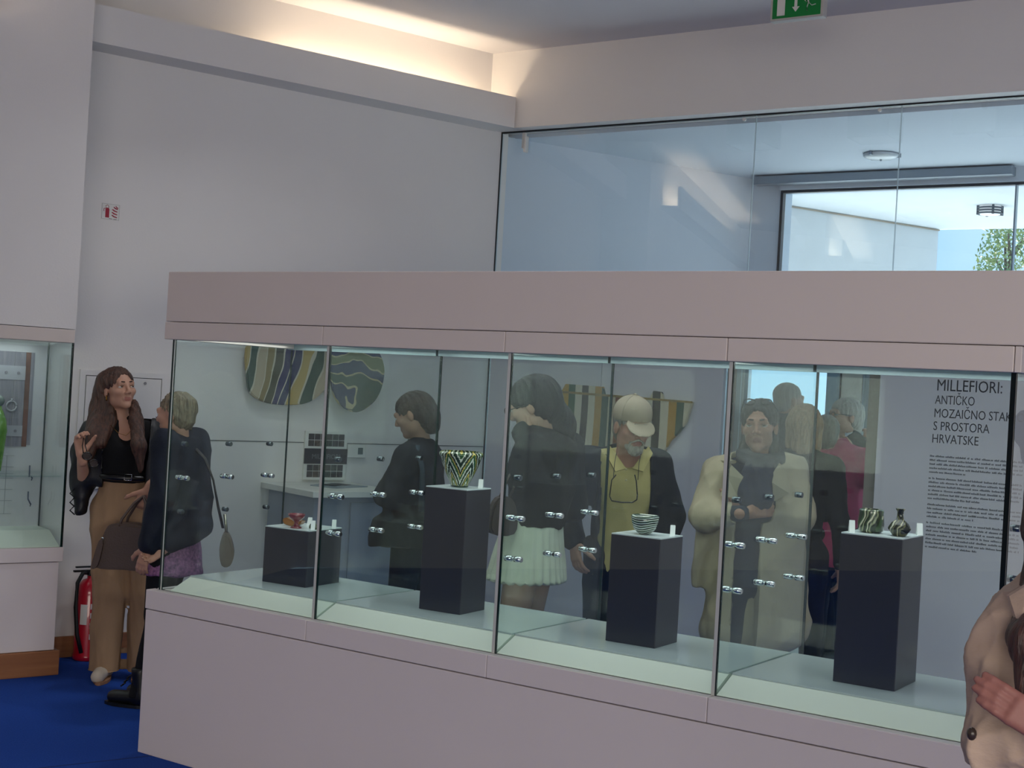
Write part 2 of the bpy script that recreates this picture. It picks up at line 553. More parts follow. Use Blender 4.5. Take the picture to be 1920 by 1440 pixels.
# tree beyond the terrace
tp = at(1897, 470, 24.0)
tr_ = thing('tree', 'sunlit yellow green tree beyond the terrace', 'tree', 'W', (tp.x, tp.y, 0))
p = MB(); p.tube([(0.1, 0, 0), (0.05, 0.05, 1.6), (0.0, 0, 3.0), (-0.1, 0.05, 4.6)], [0.10, 0.08, 0.06, 0.02], 10)
for k_ in range(9):
    a_ = k_ * 2.4; z_ = 2.2 + 0.28 * k_
    p.tube([(0.0, 0, z_), (0.3 * math.cos(a_), 0.3 * math.sin(a_), z_ + 0.35), (0.5 * math.cos(a_), 0.5 * math.sin(a_), z_ + 0.6)], [0.05, 0.03, 0.012], 6)
p.build('trunk', [mat('bark', '#6b5d50', 0.9)], tr_)
r3 = np.random.default_rng(5); n_ = 3200
cc_ = r3.normal(size=(n_, 3)); cc_ /= np.linalg.norm(cc_, axis=1)[:, None]
cc_ = cc_ * (r3.uniform(0.25, 1, n_) ** 0.5)[:, None] * np.array([0.62, 0.62, 1.5]) + np.array([0, 0, 4.0])
d1 = r3.normal(size=(n_, 3)); d1 /= np.linalg.norm(d1, axis=1)[:, None]
d2 = np.cross(d1, r3.normal(size=(n_, 3))); d2 /= np.linalg.norm(d2, axis=1)[:, None]
sz = r3.uniform(0.03, 0.055, n_)[:, None]
Vt = np.stack([cc_ - d1 * sz, cc_ + d2 * sz * .5, cc_ + d1 * sz, cc_ - d2 * sz * .5], 1).reshape(-1, 3)
me = bpy.data.meshes.new('foliage'); me.from_pydata(Vt.tolist(), [], np.arange(n_ * 4).reshape(-1, 4).tolist()); me.update()
fo = link('foliage', me, [mat('leaf_green', '#b9bd74', 0.6, col2='#6a8a64', vscale=3)], tr_); fo['kind'] = 'stuff'

# ================================================================== the long display case
M_CASE = mat('case_lacquer', '#d8ccc6', 0.45, vary=0.012, vscale=2.0)
M_CASEB = mat('case_lacquer_base', '#e0d6d6', 0.45, vary=0.012, vscale=2.0)
M_SLOPE = mat('case_liner', '#dfe6dc', 0.55, vary=0.01)
M_PLAT = mat('case_platform_glass', '#c9d5d8', 0.06, vary=0.01, spec=0.6)
M_STRIP = mat('silicone_strip', '#c6c8c4', 0.4, metal=0.0, vary=0.02)
M_CHROME = mat('chrome', '#d8dcde', 0.12, metal=1.0, vary=0.01)
SE = [0.0, 0.879, 1.732, 2.583, 3.458]     # seams along the case
LEN = SE[-1]
DEP = 0.80                                  # overall depth
GB = 0.040                                  # front glass setback
GR = 0.755                                  # rear glass
ZB, ZF, ZP, ZT, ZT2, ZH = 0.607, 0.687, 0.737, 1.744, 1.819, 2.028

case = thing('display_case', 'long white glass display case with dark pedestals inside, across the room', 'display case', 'C')
p = MB(); p.box(-0.035, 0.004, 0.0, LEN + 0.03, DEP - 0.004, ZB - 0.004, bevel=0.004); p.build('base', [M_CASEB], case)
for i in range(4):
    p = MB(); p.box(SE[i] - (0.035 if i == 0 else -0.001), 0.0, ZB, SE[i + 1] - 0.001 + (0.03 if i == 3 else 0), GB + 0.01, ZF, bevel=0.003)
    p.build('base_trim', [M_CASEB], case)
    p = MB(); p.box(SE[i] - (0.012 if i == 0 else -0.001), 0.0, ZT, SE[i + 1] - 0.001 + (0.0 if i == 3 else 0), GB + 0.02, ZT2 - 0.002, bevel=0.003)
    p.build('header_trim', [M_CASE], case)
# end and rear trims
for x0, x1, nm, z0, z1, mm in ((-0.035, 0.012, 'base_trim', ZB, ZF, M_CASEB), (LEN - 0.02, LEN + 0.03, 'base_trim', ZB, ZF, M_CASEB), (-0.012, 0.045, 'header_trim', ZT, ZT2 - 0.002, M_CASE), (LEN + 0.001, LEN + 0.02, 'header_trim', ZT, ZT2 - 0.002, M_CASE)):
    p = MB(); p.box(x0, GB + 0.022 if nm == 'base_trim' else (0.062 if x0 < 1 else 0.0), z0, x1, DEP, z1, bevel=0.002); p.build(nm, [mm], case)
p = MB(); p.box(-0.03, GR + 0.006, ZB, LEN + 0.03, DEP, ZF, bevel=0.002); p.build('base_trim', [M_CASEB], case)
p = MB(); p.box(0.0, GR + 0.012, ZT + 0.004, LEN, DEP, ZT2 - 0.002, bevel=0.002); p.build('header_trim', [M_CASE], case)
# tall header box over the glass
p = MB(); p.box(-0.008, 0.0, ZT2, LEN + 0.035, DEP, ZH, bevel=0.004); p.build('header', [M_CASE], case)
# liner that slopes up to the raised platform
for i in range(4):
    x0, x1 = SE[i] + 0.006, SE[i + 1] - 0.006
    if i == 0: x0 = 0.055
    p = MB()
    p.prism([(GB + 0.012, ZF - 0.01), (GB + 0.012, ZF + 0.001), (0.160, ZP), (0.668, ZP), (0.668, ZF - 0.01)], x0, x1, 'x')
    p.build('platform', [M_SLOPE], case)
    p = MB(); p.box(x0, 0.1605, ZP + 0.0005, x1, 0.668, ZP + 0.006); p.build('platform_top', [M_PLAT], case)
p = MB(); p.box(0.0, GB, ZF - 0.02, LEN, GR, ZF - 0.011); p.build('tray', [M_SLOPE], case)
# glass: front and rear panes, ends and dividers
def pane(name, x0, y0, z0, x1, y1, z1, axis, mats):
    p = MB(); p.box(x0, y0, z0, x1, y1, z1, m=0)
    for f in p.bm.faces:
        f.normal_update()
        if abs(f.normal[axis]) < 0.5: f.material_index = 1
    return p.build(name, mats, case)
for i in range(4):
    pane('front_pane', SE[i] + (0.012 if i == 0 else 0.008), GB, ZF, SE[i + 1] - 0.008, GB + 0.008, ZT, 1, [G_CASE, M_GEDGE])
    pane('rear_pane', SE[i] + 0.003, GR, ZF, SE[i + 1] - 0.002, GR + 0.008, ZT, 1, [G_CASE, M_GEDGE])
pane('end_pane', 0.001, GB + 0.010, ZF, 0.011, GR - 0.002, ZT, 0, [G_CASE, M_GEDGE])
pane('end_pane', LEN - 0.011, GB + 0.010, ZF, LEN - 0.001, GR - 0.002, ZT, 0, [G_CASE, M_GEDGE])
p = MB(); p.box(0.0, GB - 0.002, ZF, 0.011, GB + 0.009, ZT); p.build('corner_edge', [M_GEDGE], case)
p = MB(); p.box(LEN - 0.016, GB - 0.002, ZF, LEN - 0.002, GB + 0.009, ZT); p.build('corner_edge', [mat('black_edge', '#05100e', 0.2)], case)
p = MB(); p.box(0.0112, GB - 0.003, ZF, 0.0152, GB - 0.0005, ZT); p.build('joint_strip', [M_STRIP], case)
for i in (1, 2, 3):
    pane('divider_pane', SE[i] - 0.004, GB + 0.010, ZF, SE[i] + 0.005, GR - 0.002, ZT, 0, [G_CASE, M_GEDGE])
    p = MB(); p.box(SE[i] - 0.0075, GB - 0.002, ZF, SE[i] + 0.0045, GB + 0.009, ZT); p.build('joint_strip', [M_STRIP], case)
    p = MB(); p.box(SE[i] + 0.0047, GB - 0.001, ZF, SE[i] + 0.0078, GB + 0.009, ZT); p.build('joint_seal', [mat('dark_seal', '#101c1c', 0.3)], case)
    p = MB(); p.box(SE[i] - 0.0015, GR + 0.0, ZF, SE[i] + 0.0025, GR + 0.009, ZT); p.build('joint_seal', [mat('dark_seal', '#101c1c', 0.3)], case)
# lit diffuser under the header of each bay
M_DIFF = mat('case_diffuser', (0.86, 0.97, 0.93), 0.3, vary=0.01, emit=0.12)
for i in range(4):
    p = MB(); p.box(SE[i] + 0.012, GB + 0.06, ZT + 0.022, SE[i + 1] - 0.012, GR - 0.03, ZT + 0.032); p.build('light_diffuser', [M_DIFF], case)
    p = MB(); p.box(SE[i] + 0.006, GR - 0.03, ZT - 0.004, SE[i + 1] - 0.006, GR, ZT + 0.03); p.build('diffuser_rail', [mat('rail_alu', '#a9bcc0', 0.3, metal=0.5)], case)
    ld = bpy.data.lights.new('case_light', 'AREA'); ld.shape = 'RECTANGLE'; ld.size = 0.78; ld.size_y = 0.55; ld.energy = 3.2; ld.color = (0.95, 1.0, 0.96)
    o = bpy.data.objects.new('case_light', ld); COL.objects.link(o); place(o, 'C', ((SE[i] + SE[i + 1]) / 2, 0.40, ZT + 0.012))
# chrome shelf pins through the glass: three per row
def pin_mesh():
    p = MB()
    for s in (-1, 1):
        p.tube([(0.006 * s, 0, 0), (0.034 * s, 0, 0)], 0.0105, 12)
        p.tube([(0.034 * s, 0, 0), (0.037 * s, 0, 0)], 0.0085, 12)
    p.tube([(-0.007, 0, 0), (0.007, 0, 0)], 0.006, 10)
    bmesh.ops.recalc_face_normals(p.bm, faces=p.bm.faces[:])
    me = bpy.data.meshes.new('shelf_pin'); p.bm.to_mesh(me); p.bm.free(); me.materials.append(M_CHROME)
    return me
def plug_mesh():
    p = MB(); p.tube([(-0.012, 0, 0), (0.014, 0, 0)], 0.010, 12)
    me = bpy.data.meshes.new('hole_plug'); p.bm.to_mesh(me); p.bm.free(); me.materials.append(mat('steel_plug', '#6d777c', 0.25, metal=0.9))
    return me
PIN, PLUG = pin_mesh(), plug_mesh()
for i, a in enumerate((0.006, SE[1], SE[2], SE[3], LEN - 0.006)):
    for zi, z in enumerate((1.303, 1.158, 1.013)):
        for b in (0.13, 0.388, 0.642):
            chrome = (zi == 1 and i < 4) or (zi == 2 and 0 < i < 4)
            o = bpy.data.objects.new('shelf_pin' if chrome else 'hole_plug', PIN if chrome else PLUG)
            COL.objects.link(o); o.parent = case; o.location = (a, b, z)

# ================================================================== pedestals and exhibits
M_PED = mat('pedestal_black', '#34343c', 0.32, vary=0.03, vscale=3)
M_PEDT = mat('pedestal_top', '#d9e6e8', 0.25, vary=0.02)
def pedestal(a, b, w_, d_, h, rz, label):
    t = thing('pedestal', label, 'pedestal', 'C', (a, b, ZP + 0.006), rz, 'dark pedestals inside the display case')
    p = MB(); p.box(0, 0, 0, w_, d_, h - 0.004, bevel=0.002); p.build('block', [M_PED], t)
    p = MB(); p.box(0.001, 0.001, h - 0.004, w_ - 0.001, d_ - 0.001, h); p.build('top_sheet', [M_PEDT], t)
    return t
R_ = math.radians
pedestal(0.342, 0.300, 0.231, 0.233, 0.237, R_(5.0), 'low cube pedestal in the case carrying the red cup')
pedestal(1.186, 0.303, 0.190, 0.180, 0.480, R_(4.0), 'tall dark pedestal under the green zigzag bowl')
pedestal(2.020, 0.317, 0.196, 0.180, 0.384, R_(2.0), 'medium dark pedestal under the small striped half bowl')
pedestal(2.872, 0.304, 0.201, 0.216, 0.478, R_(1.0), 'wide dark pedestal under the marbled cup and little flask')

def marble(name, cols, scale=8, dist=6.0, rough=0.2, kind='wave', rot=0.0, coat=0.5, stretch=(1, 1, 1), profile='SAW', lines=None, detail=2.0):
    """banded mosaic glass: wave bands, bent by noise, through a stepped ramp"""
    if name in MATS: return MATS[name]
    m = bpy.data.materials.new(name); m.use_nodes = True
    nt = m.node_tree; b = nt.nodes['Principled BSDF']
    tc = nt.nodes.new('ShaderNodeTexCoord'); mp = nt.nodes.new('ShaderNodeMapping')
    mp.inputs['Rotation'].default_value = (0, rot, 0); mp.inputs['Scale'].default_value = stretch
    nt.links.new(tc.outputs['Object'], mp.inputs['Vector'])
    wv = nt.nodes.new('ShaderNodeTexWave'); wv.inputs['Scale'].default_value = scale
    wv.inputs['Distortion'].default_value = dist; wv.inputs['Detail'].default_value = detail
    wv.inputs['Detail Scale'].default_value = 1.3; wv.wave_profile = profile
    if kind == 'rings': wv.wave_type = 'RINGS'
    nt.links.new(mp.outputs['Vector'], wv.inputs['Vector'])
    cr = nt.nodes.new('ShaderNodeValToRGB'); cr.color_ramp.interpolation = 'CONSTANT' if len(cols) > 3 else 'EASE'
    el = cr.color_ramp.elements
    if lines:
        n0 = len(cols); cols = [c for q in cols for c in (q, lines)]
        pos = [v for i in range(n0) for v in (i / n0, (i + 0.86) / n0)]
    else: pos = [i / len(cols) for i in range(len(cols))]
    n = len(cols)
    el[0].color = (*hexc(cols[0]), 1); el[0].position = 0
    el[1].color = (*hexc(cols[1]), 1); el[1].position = pos[1]
    for i in range(2, n):
        e = el.new(pos[i]); e.color = (*hexc(cols[i]), 1)
    nt.links.new(wv.outputs['Fac'], cr.inputs['Fac']); nt.links.new(cr.outputs['Color'], b.inputs['Base Color'])
    b.inputs['Roughness'].default_value = rough; b.inputs['Coat Weight'].default_value = coat
    MATS[name] = m
    return m

def shell(prof_out, th):
    """closed vessel profile: outside up, rim, inside down"""
    ins = [(max(r - th, 0.0005), z + th * 0.6) for r, z in reversed(prof_out)]
    return prof_out + ins

T1, T2, T3, T4 = ZP + 0.243, ZP + 0.486, ZP + 0.390, ZP + 0.484
# ribbed bowl with nested green and cream zigzags
def stripes_zigzag():
    m = bpy.data.materials.new('zigzag_glass'); m.use_nodes = True
    nt = m.node_tree; b = nt.nodes['Principled BSDF']
    tc = nt.nodes.new('ShaderNodeTexCoord'); sx = nt.nodes.new('ShaderNodeSeparateXYZ')
    nt.links.new(tc.outputs['Object'], sx.inputs[0])
    def mth(op, a, b_=None, c=None):
        n = nt.nodes.new('ShaderNodeMath'); n.operation = op
        for i, v in enumerate((a, b_, c)):
            if v is None: continue
            if isinstance(v, (int, float)): n.inputs[i].default_value = v
            else: nt.links.new(v, n.inputs[i])
        return n.outputs[0]
    an = mth('ARCTAN2', sx.outputs['Y'], sx.outputs['X'])
    tri = mth('PINGPONG', mth('ADD', an, 7.22), PI / 5)
    nz = nt.nodes.new('ShaderNodeTexNoise'); nz.inputs['Scale'].default_value = 25
    v = mth('SUBTRACT', mth('MULTIPLY', sx.outputs['Z'], 10.0), mth('MULTIPLY', tri, 1.5))
    v = mth('ADD', v, mth('MULTIPLY', nz.outputs['Fac'], 0.25))
    fr = mth('FRACT', mth('MULTIPLY', v, 1.15))
    cr = nt.nodes.new('ShaderNodeValToRGB'); cr.color_ramp.interpolation = 'CONSTANT'
    el = cr.color_ramp.elements
    cols = [(0, '#16361f'), (0.28, '#dfe3d4'), (0.40, '#2d5a2c'), (0.62, '#c9b34e'), (0.72, '#10281c'), (0.88, '#d8dccb')]
    el[0].color = (*hexc(cols[0][1]), 1); el[1].position = cols[1][0]; el[1].color = (*hexc(cols[1][1]), 1)
    for pz, c in cols[2:]:
        e = el.new(pz); e.color = (*hexc(c), 1)
    nt.links.new(fr, cr.inputs['Fac']); nt.links.new(cr.outputs['Color'], b.inputs['Base Color'])
    b.inputs['Roughness'].default_value = 0.18; b.inputs['Coat Weight'].default_value = 0.5
    return m
t = thing('ribbed_bowl', 'green and cream zigzag mosaic glass bowl on the tall pedestal', 'bowl', 'C', (1.279, 0.398, T2))
p = MB(); p.lathe(shell([(0.030, 0), (0.034, 0.006), (0.050, 0.040), (0.070, 0.085), (0.081, 0.118), (0.086, 0.124), (0.086, 0.134), (0.083, 0.136)], 0.007), 64, wob=lambda th, j: 0.012 * math.cos(th * 24))
p.build('body', [stripes_zigzag()], t)
p = MB(); p.lathe([(0.031, 0), (0.035, 0.004), (0.034, 0.012), (0.030, 0.014)], 32); p.build('foot_ring', [mat('dark_green_glass', '#1d3a22', 0.2, coat=0.5)], t)
# half bowl with arched bands
t = thing('half_bowl', 'small half round bowl with arched white and green bands', 'bowl', 'C', (2.112, 0.392, T3))
p = MB(); p.lathe(shell([(0.012, 0), (0.026, 0.006), (0.040, 0.022), (0.047, 0.044), (0.050, 0.066)], 0.005), 40)
p.build('body', [marble('arched_glass', ['#17271f', '#c8d6cf', '#22382c', '#2f4a38', '#d3dcd0', '#1c2c28'], 13, 1.2, kind='rings', stretch=(1, 1, 1.6))], t)
# marbled cup and flask
t = thing('marbled_cup', 'squat green and cream marbled glass cup beside the flask', 'cup', 'C', (2.935, 0.400, T4))
p = MB(); p.lathe(shell([(0.030, 0), (0.040, 0.008), (0.042, 0.03), (0.0385, 0.062), (0.0395, 0.070), (0.0385, 0.073)], 0.005), 36)
p.build('body', [marble('swirl_green', ['#27331f', '#3c5236', '#c9c6ac', '#2b3a22', '#8a9070', '#1d2a1a'], 9, 9.0)], t)
t = thing('glass_flask', 'tiny dark marbled flask with narrow neck on the wide pedestal', 'flask', 'C', (3.036, 0.380, T4))
p = MB(); p.lathe([(0.019, 0), (0.022, 0.003), (0.036, 0.022), (0.036, 0.026), (0.026, 0.042), (0.013, 0.052), (0.010, 0.062), (0.0095, 0.078), (0.015, 0.086), (0.015, 0.088), (0.009, 0.088)], 28)
p.build('body', [marble('swirl_dark', ['#1c2016', '#2c3322', '#a9a488', '#24281a', '#5a5a3c', '#181c14'], 10, 8.0)], t)
# red footed cup, amber boat, green shard on the low pedestal
t = thing('footed_cup', 'dark red footed glass cup on the low cube pedestal', 'cup', 'C', (0.470, 0.352, T1))
p = MB(); p.lathe([(0.024, 0), (0.024, 0.004), (0.014, 0.009), (0.009, 0.017), (0.009, 0.026), (0.018, 0.033), (0.032, 0.045), (0.037, 0.058), (0.035, 0.060), (0.028, 0.048), (0.0005, 0.040)], 28)
p.build('body', [mat('red_glass', '#7a2a36', 0.25, coat=0.5)], t)
t = thing('amber_dish', 'amber boat shaped glass dish beside the red cup', 'dish', 'C', (0.405, 0.405, T1))
p = MB()
p.prism([(-0.045, 0.020), (-0.036, 0.006), (-0.010, 0.0), (0.020, 0.0), (0.040, 0.010), (0.050, 0.024), (0.036, 0.026), (0.018, 0.030), (-0.004, 0.026), (-0.026, 0.034), (-0.040, 0.030)], -0.022, 0.022, 'y', bevel=0.006)
p.build('body', [mat('amber_glass', '#a9702c', 0.25, col2='#7d4d1c', coat=0.5)], t, rz=R_(12))
t = thing('green_shard', 'dull green glass fragment lying behind the red cup', 'shard', 'C', (0.525, 0.405, T1))
p = MB(); p.prism([(-0.022, 0), (0.03, 0), (0.04, 0.008), (0.018, 0.018), (-0.012, 0.02)], -0.018, 0.02, 'y', bevel=0.004)
p.build('body', [mat('green_glass', '#48573a', 0.3, coat=0.4)], t, rz=R_(-20))
M_ACR = mat('label_acrylic', '#eef4f4', 0.15, vary=0.01)
def label_stand(a, b, z, rz, label, s=1.0):
    t = thing('label_stand', label, 'label stand', 'C', (a, b, z), rz, 'small white number stands')
    p = MB(); p.prism([(-0.013 * s, 0), (-0.010 * s, 0), (0.003 * s, 0.030 * s), (0.012 * s, 0), (0.015 * s, 0), (0.005 * s, 0.036 * s), (0.0, 0.036 * s)], -0.009, 0.009, 'x')
    p.build('fold', [M_ACR], t)
    p = MB(); p.box(-0.0085, 0.0, 0.036 * s, 0.0085, 0.005, 0.038 * s); p.build('ridge', [M_ACR], t)
label_stand(0.425, 0.485, T1, 0.3, 'white number stand behind the amber dish', 0.9)
label_stand(0.548, 0.372, T1, 0.7, 'white number stand at the right front of the low pedestal')
label_stand(0.560, 0.490, T1, 0.7, 'white number stand at the right rear of the low pedestal')
label_stand(1.340, 0.455, T2, 0.5, 'white number stand beside the green zigzag bowl', 0.9)
label_stand(2.192, 0.455, T3, 0.5, 'white number stand beside the striped half bowl')
label_stand(2.892, 0.345, T4, 0.5, 'white number stand left of the marbled cup')
label_stand(3.062, 0.500, T4, 0.5, 'white number stand right of the little flask')
# ================================================================== built-in case on the left
WB = 0.42
w = MB(); w.box(-8.0, -WB, 1.797, -0.21, -0.001, ZC)
tagS(w.build('wall_left_block', [M_WALL], frame='L'), 'white wall block above the built in case at the left edge')
bc = thing('wall_case', 'white built in glass case on a wooden plinth at the left edge', 'display case', 'L', (0, 0, 0))
X0, X1 = -2.4, -0.212
p = MB(); p.box(X0, -WB, 1.725, X1, -0.001, 1.794, bevel=0.003); p.build('header_trim', [M_CASE], bc)
p = MB(); p.box(X0, -WB - 0.004, 0.590, X1 + 0.004, -0.001, 0.664, bevel=0.003); p.build('base_trim', [M_CASEB], bc)
p = MB(); p.box(X0, -WB + 0.008, 0.130, X1 - 0.012, -0.001, 0.586, bevel=0.003); p.build('base', [M_CASEB], bc)
p = MB(); p.box(X0, -WB - 0.004, 0.0, X1 + 0.015, -0.001, 0.128, bevel=0.004); p.build('plinth', [M_WOOD], bc)
p = MB(); p.prism([(-WB + 0.02, 0.664), (-WB + 0.02, 0.668), (-0.24, 0.735), (-0.06, 0.735), (-0.06, 0.664)], X0, X1 - 0.012, 'x'); p.build('sloped_floor', [M_SLOPE], bc)
p = MB(); p.box(X0, -0.055, 0.664, X1 - 0.004, -0.030, 1.725); p.build('back_board', [mat('case_back', '#c3c6ca', 0.6)], bc)
def paneL(name, x0, y0, z0, x1, y1, z1, axis, parent):
    p = MB(); p.box(x0, y0, z0, x1, y1, z1, m=0)
    for f in p.bm.faces:
        f.normal_update()
        if abs(f.normal[axis]) < 0.5: f.material_index = 1
    return p.build(name, [G_CASE, M_GEDGE], parent)
paneL('front_pane', X0, -WB + 0.004, 0.664, X1 - 0.004, -WB + 0.012, 1.725, 1, bc)
paneL('end_pane', X1 - 0.010, -WB + 0.013, 0.664, X1 - 0.002, -0.06, 1.725, 0, bc)
p = MB(); p.box(X1 - 0.004, -WB + 0.004, 0.664, X1 + 0.0, -WB + 0.0125, 1.725); p.build('corner_edge', [M_BLACK], bc)
ld = bpy.data.lights.new('case_light', 'AREA'); ld.shape = 'RECTANGLE'; ld.size = 2.0; ld.size_y = 0.25; ld.energy = 3.0; ld.color = (0.93, 1.0, 0.98)
o = bpy.data.objects.new('case_light', ld); COL.objects.link(o); place(o, 'L', (-1.3, -0.22, 1.715))
p = MB(); p.box(X0, -WB + 0.03, 1.025, X1 - 0.02, -0.062, 1.033); p.build('shelf', [G_CASE], bc)
# printed backdrop: an old wooden door with iron bands and a ring
bd = thing('backdrop_print', 'printed board of an old plank door inside the left case', 'print', 'L', (0, -0.056, 0))
M_PAPER = mat('backdrop_paper', '#bfc3c8', 0.7, vary=0.05, vscale=4)
M_PLANK = mat('printed_plank', '#8f8f98', 0.7, col2='#777884', vscale=7, stretch=(10, 1, 0.8))
M_IRON = mat('printed_iron', '#a9adb6', 0.7, vary=0.08)
M_RUST = mat('printed_rust', '#7c5f58', 0.7, vary=0.2, vscale=8)
M_INK = mat('ink_blue_grey', '#6a7386', 0.8)
p = MB(); p.box(-1.6, -0.004, 0.735, -0.225, 0.0, 1.72); p.build('sheet', [M_PAPER], bd)
for x0, x1, mm in ((-0.560, -0.482, M_PLANK), (-0.480, -0.398, M_PLANK), (-0.396, -0.338, M_PLANK), (-0.337, -0.312, M_RUST), (-0.311, -0.292, M_PLANK)):
    p = MB(); p.box(x0, -0.007, 1.160 if x1 < -0.30 else 1.17, x1, -0.004, 1.665 if x1 > -0.40 else 1.640); p.build('plank', [mm], bd)
for z0, z1 in ((1.515, 1.590), (1.215, 1.272)):
    p = MB(); p.box(-0.56, -0.010, z0, -0.338, -0.007, z1); p.build('iron_band', [M_IRON], bd)
    for xx in (-0.51, -0.44, -0.375):
        p = MB(); p.tube([(xx, -0.013, (z0 + z1) / 2), (xx, -0.010, (z0 + z1) / 2)], 0.008, 10); p.build('stud', [M_PLANK], bd)
p = MB()
ring = [(-0.402 + 0.026 * math.cos(2 * PI * k / 20), -0.010, 1.375 + 0.026 * math.sin(2 * PI * k / 20)) for k in range(21)]
p.tube(ring, 0.005, 6); p.tube([(-0.402, -0.010, 1.40), (-0.402, -0.010, 1.415)], 0.005, 6); p.build('ring', [M_IRON], bd)
for zc_ in (1.02, 0.88):
    p = MB(); p.tube([(-0.285, -0.005, zc_ + 0.04), (-0.285, -0.005, zc_), (-0.268, -0.005, zc_ - 0.03), (-0.272, -0.005, zc_ - 0.04)], 0.004, 6); p.build('drawn_hook', [M_INK], bd)
p = MB()
for z_ in (0.80, 0.87, 0.93, 0.99, 1.05, 1.11): p.box(-0.56, -0.0055, z_, -0.37, -0.004, z_ + 0.003)
for x_ in (-0.52, -0.45, -0.41): p.box(x_, -0.0055, 0.80, x_ + 0.003, -0.004, 1.11)
p.build('sketch_lines', [mat('sketch_grey', '#a3a8ae', 0.8)], bd)
# green figurine standing in that case
t = thing('green_figurine', 'bright green glass vessel cut by the left picture edge', 'vessel', 'L', (-0.525, -0.24, 1.034))
p = MB(); p.lathe([(0.022, 0), (0.030, 0.012), (0.034, 0.07), (0.040, 0.15), (0.048, 0.22), (0.046, 0.27), (0.032, 0.31), (0.020, 0.33), (0.016, 0.345)], 24, wob=lambda th, j: 0.08 * math.sin(3 * th + j)); p.build('body', [mat('green_vessel', '#7fae5a', 0.25, col2='#4f7d36', vscale=14, coat=0.5)], t)
p = MB(); p.ball((0, 0, 0.372), 0.030); p.build('stopper', [mat('grey_stopper', '#7c8a88', 0.4)], t)

# ================================================================== things on the side wall
WHITEP = mat('white_plastic', '#e8e6e2', 0.4)
# fire extinguisher sign
t = thing('safety_sign', 'white sign with red extinguisher and flames on the side wall', 'sign', 'L', (0.102, 0, 2.476))
p = MB(); p.box(-0.052, -0.003, -0.045, 0.052, 0.0, 0.045); p.build('plate', [WHITEP], t)
M_REDP = mat('sign_red', '#a02038', 0.6, vary=0.02)
p = MB()
p.prism([(-0.030, -0.034), (-0.008, -0.034), (-0.008, 0.014), (-0.013, 0.020), (-0.025, 0.020), (-0.030, 0.014)], -0.0045, -0.003)
p.tube([(-0.026, -0.004, 0.020), (-0.030, -0.004, 0.030), (-0.020, -0.004, 0.036), (-0.012, -0.004, 0.030), (-0.012, -0.004, 0.02)], 0.0015, 6)
p.tube([(-0.030, -0.004, 0.018), (-0.040, -0.004, 0.012), (-0.040, -0.004, 0.0)], 0.0018, 6)
p.build('extinguisher_symbol', [M_REDP], t)
p = MB()
for dx, dz in ((0.004, -0.030), (0.004, -0.014), (0.006, 0.002), (0.014, 0.016), (0.026, 0.022)):
    n_ = 0.034 - max(0, dx - 0.004) * 0.8
    p.prism([(dx, dz + 0.012), (dx + n_ * 0.4, dz + 0.002), (dx + n_, dz - 0.002), (dx + n_, dz + 0.003), (dx + n_ * 0.5, dz + 0.008), (dx + n_ * 0.2, dz + 0.014)], -0.0045, -0.003)
p.build('flame_symbol', [M_REDP], t)
p = MB()
for r in ((-0.05, -0.0425, 0.05, -0.0415), (-0.05, 0.0415, 0.05, 0.0425)): p.box(r[0], -0.0038, r[1], r[2], -0.003, r[3])
for r in ((-0.05, -0.0415), (0.049, -0.0415)): p.box(r[0], -0.0038, r[1], r[0] + 0.001, -0.003, 0.0415)
p.box(-0.008, -0.0038, -0.040, 0.010, -0.003, -0.037); p.box(0.018, -0.0038, -0.041, 0.036, -0.003, -0.038)
p.build('border', [mat('sign_grey', '#8b8488', 0.7)], t)
# electric cupboard in the wall
t = thing('electric_cupboard', 'white flush wall cupboard door with dark gap behind the woman', 'cupboard', 'L', (0.228, 0, 0.93))
p = MB()
for b_ in ((-0.247, 0.0, -0.215, 0.66), (0.232, 0.0, 0.247, 0.66), (-0.215, 0.630, 0.232, 0.66), (-0.215, 0.0, 0.232, 0.03)): p.box(b_[0], -0.010, b_[1], b_[2], 0, b_[3])
p.build('frame', [M_WALL], t)
p = MB(); p.box(-0.215, -0.003, 0.03, 0.232, 0.0, 0.630); p.build('gap', [M_BLACK], t)
p = MB(); p.box(-0.211, -0.012, 0.034, 0.228, -0.003, 0.626, bevel=0.002); p.build('door', [M_WALL], t)
p = MB(); p.tube([(0.13, -0.016, 0.60), (0.13, -0.012, 0.60)], 0.008, 10); p.build('lock', [mat('lock_grey', '#9a9698', 0.4)], t)
# thermostat
t = thing('thermostat', 'small white thermostat with grey display on the side wall', 'thermostat', 'L', (1.785, 0, 1.168))
p = MB(); p.box(-0.070, -0.02, -0.042, 0.064, 0.0, 0.042, bevel=0.004); p.build('housing', [WHITEP], t)
p = MB(); p.box(0.006, -0.0215, -0.020, 0.042, -0.02, 0.022); p.build('display', [mat('lcd_grey', '#6e7a78', 0.3)], t)
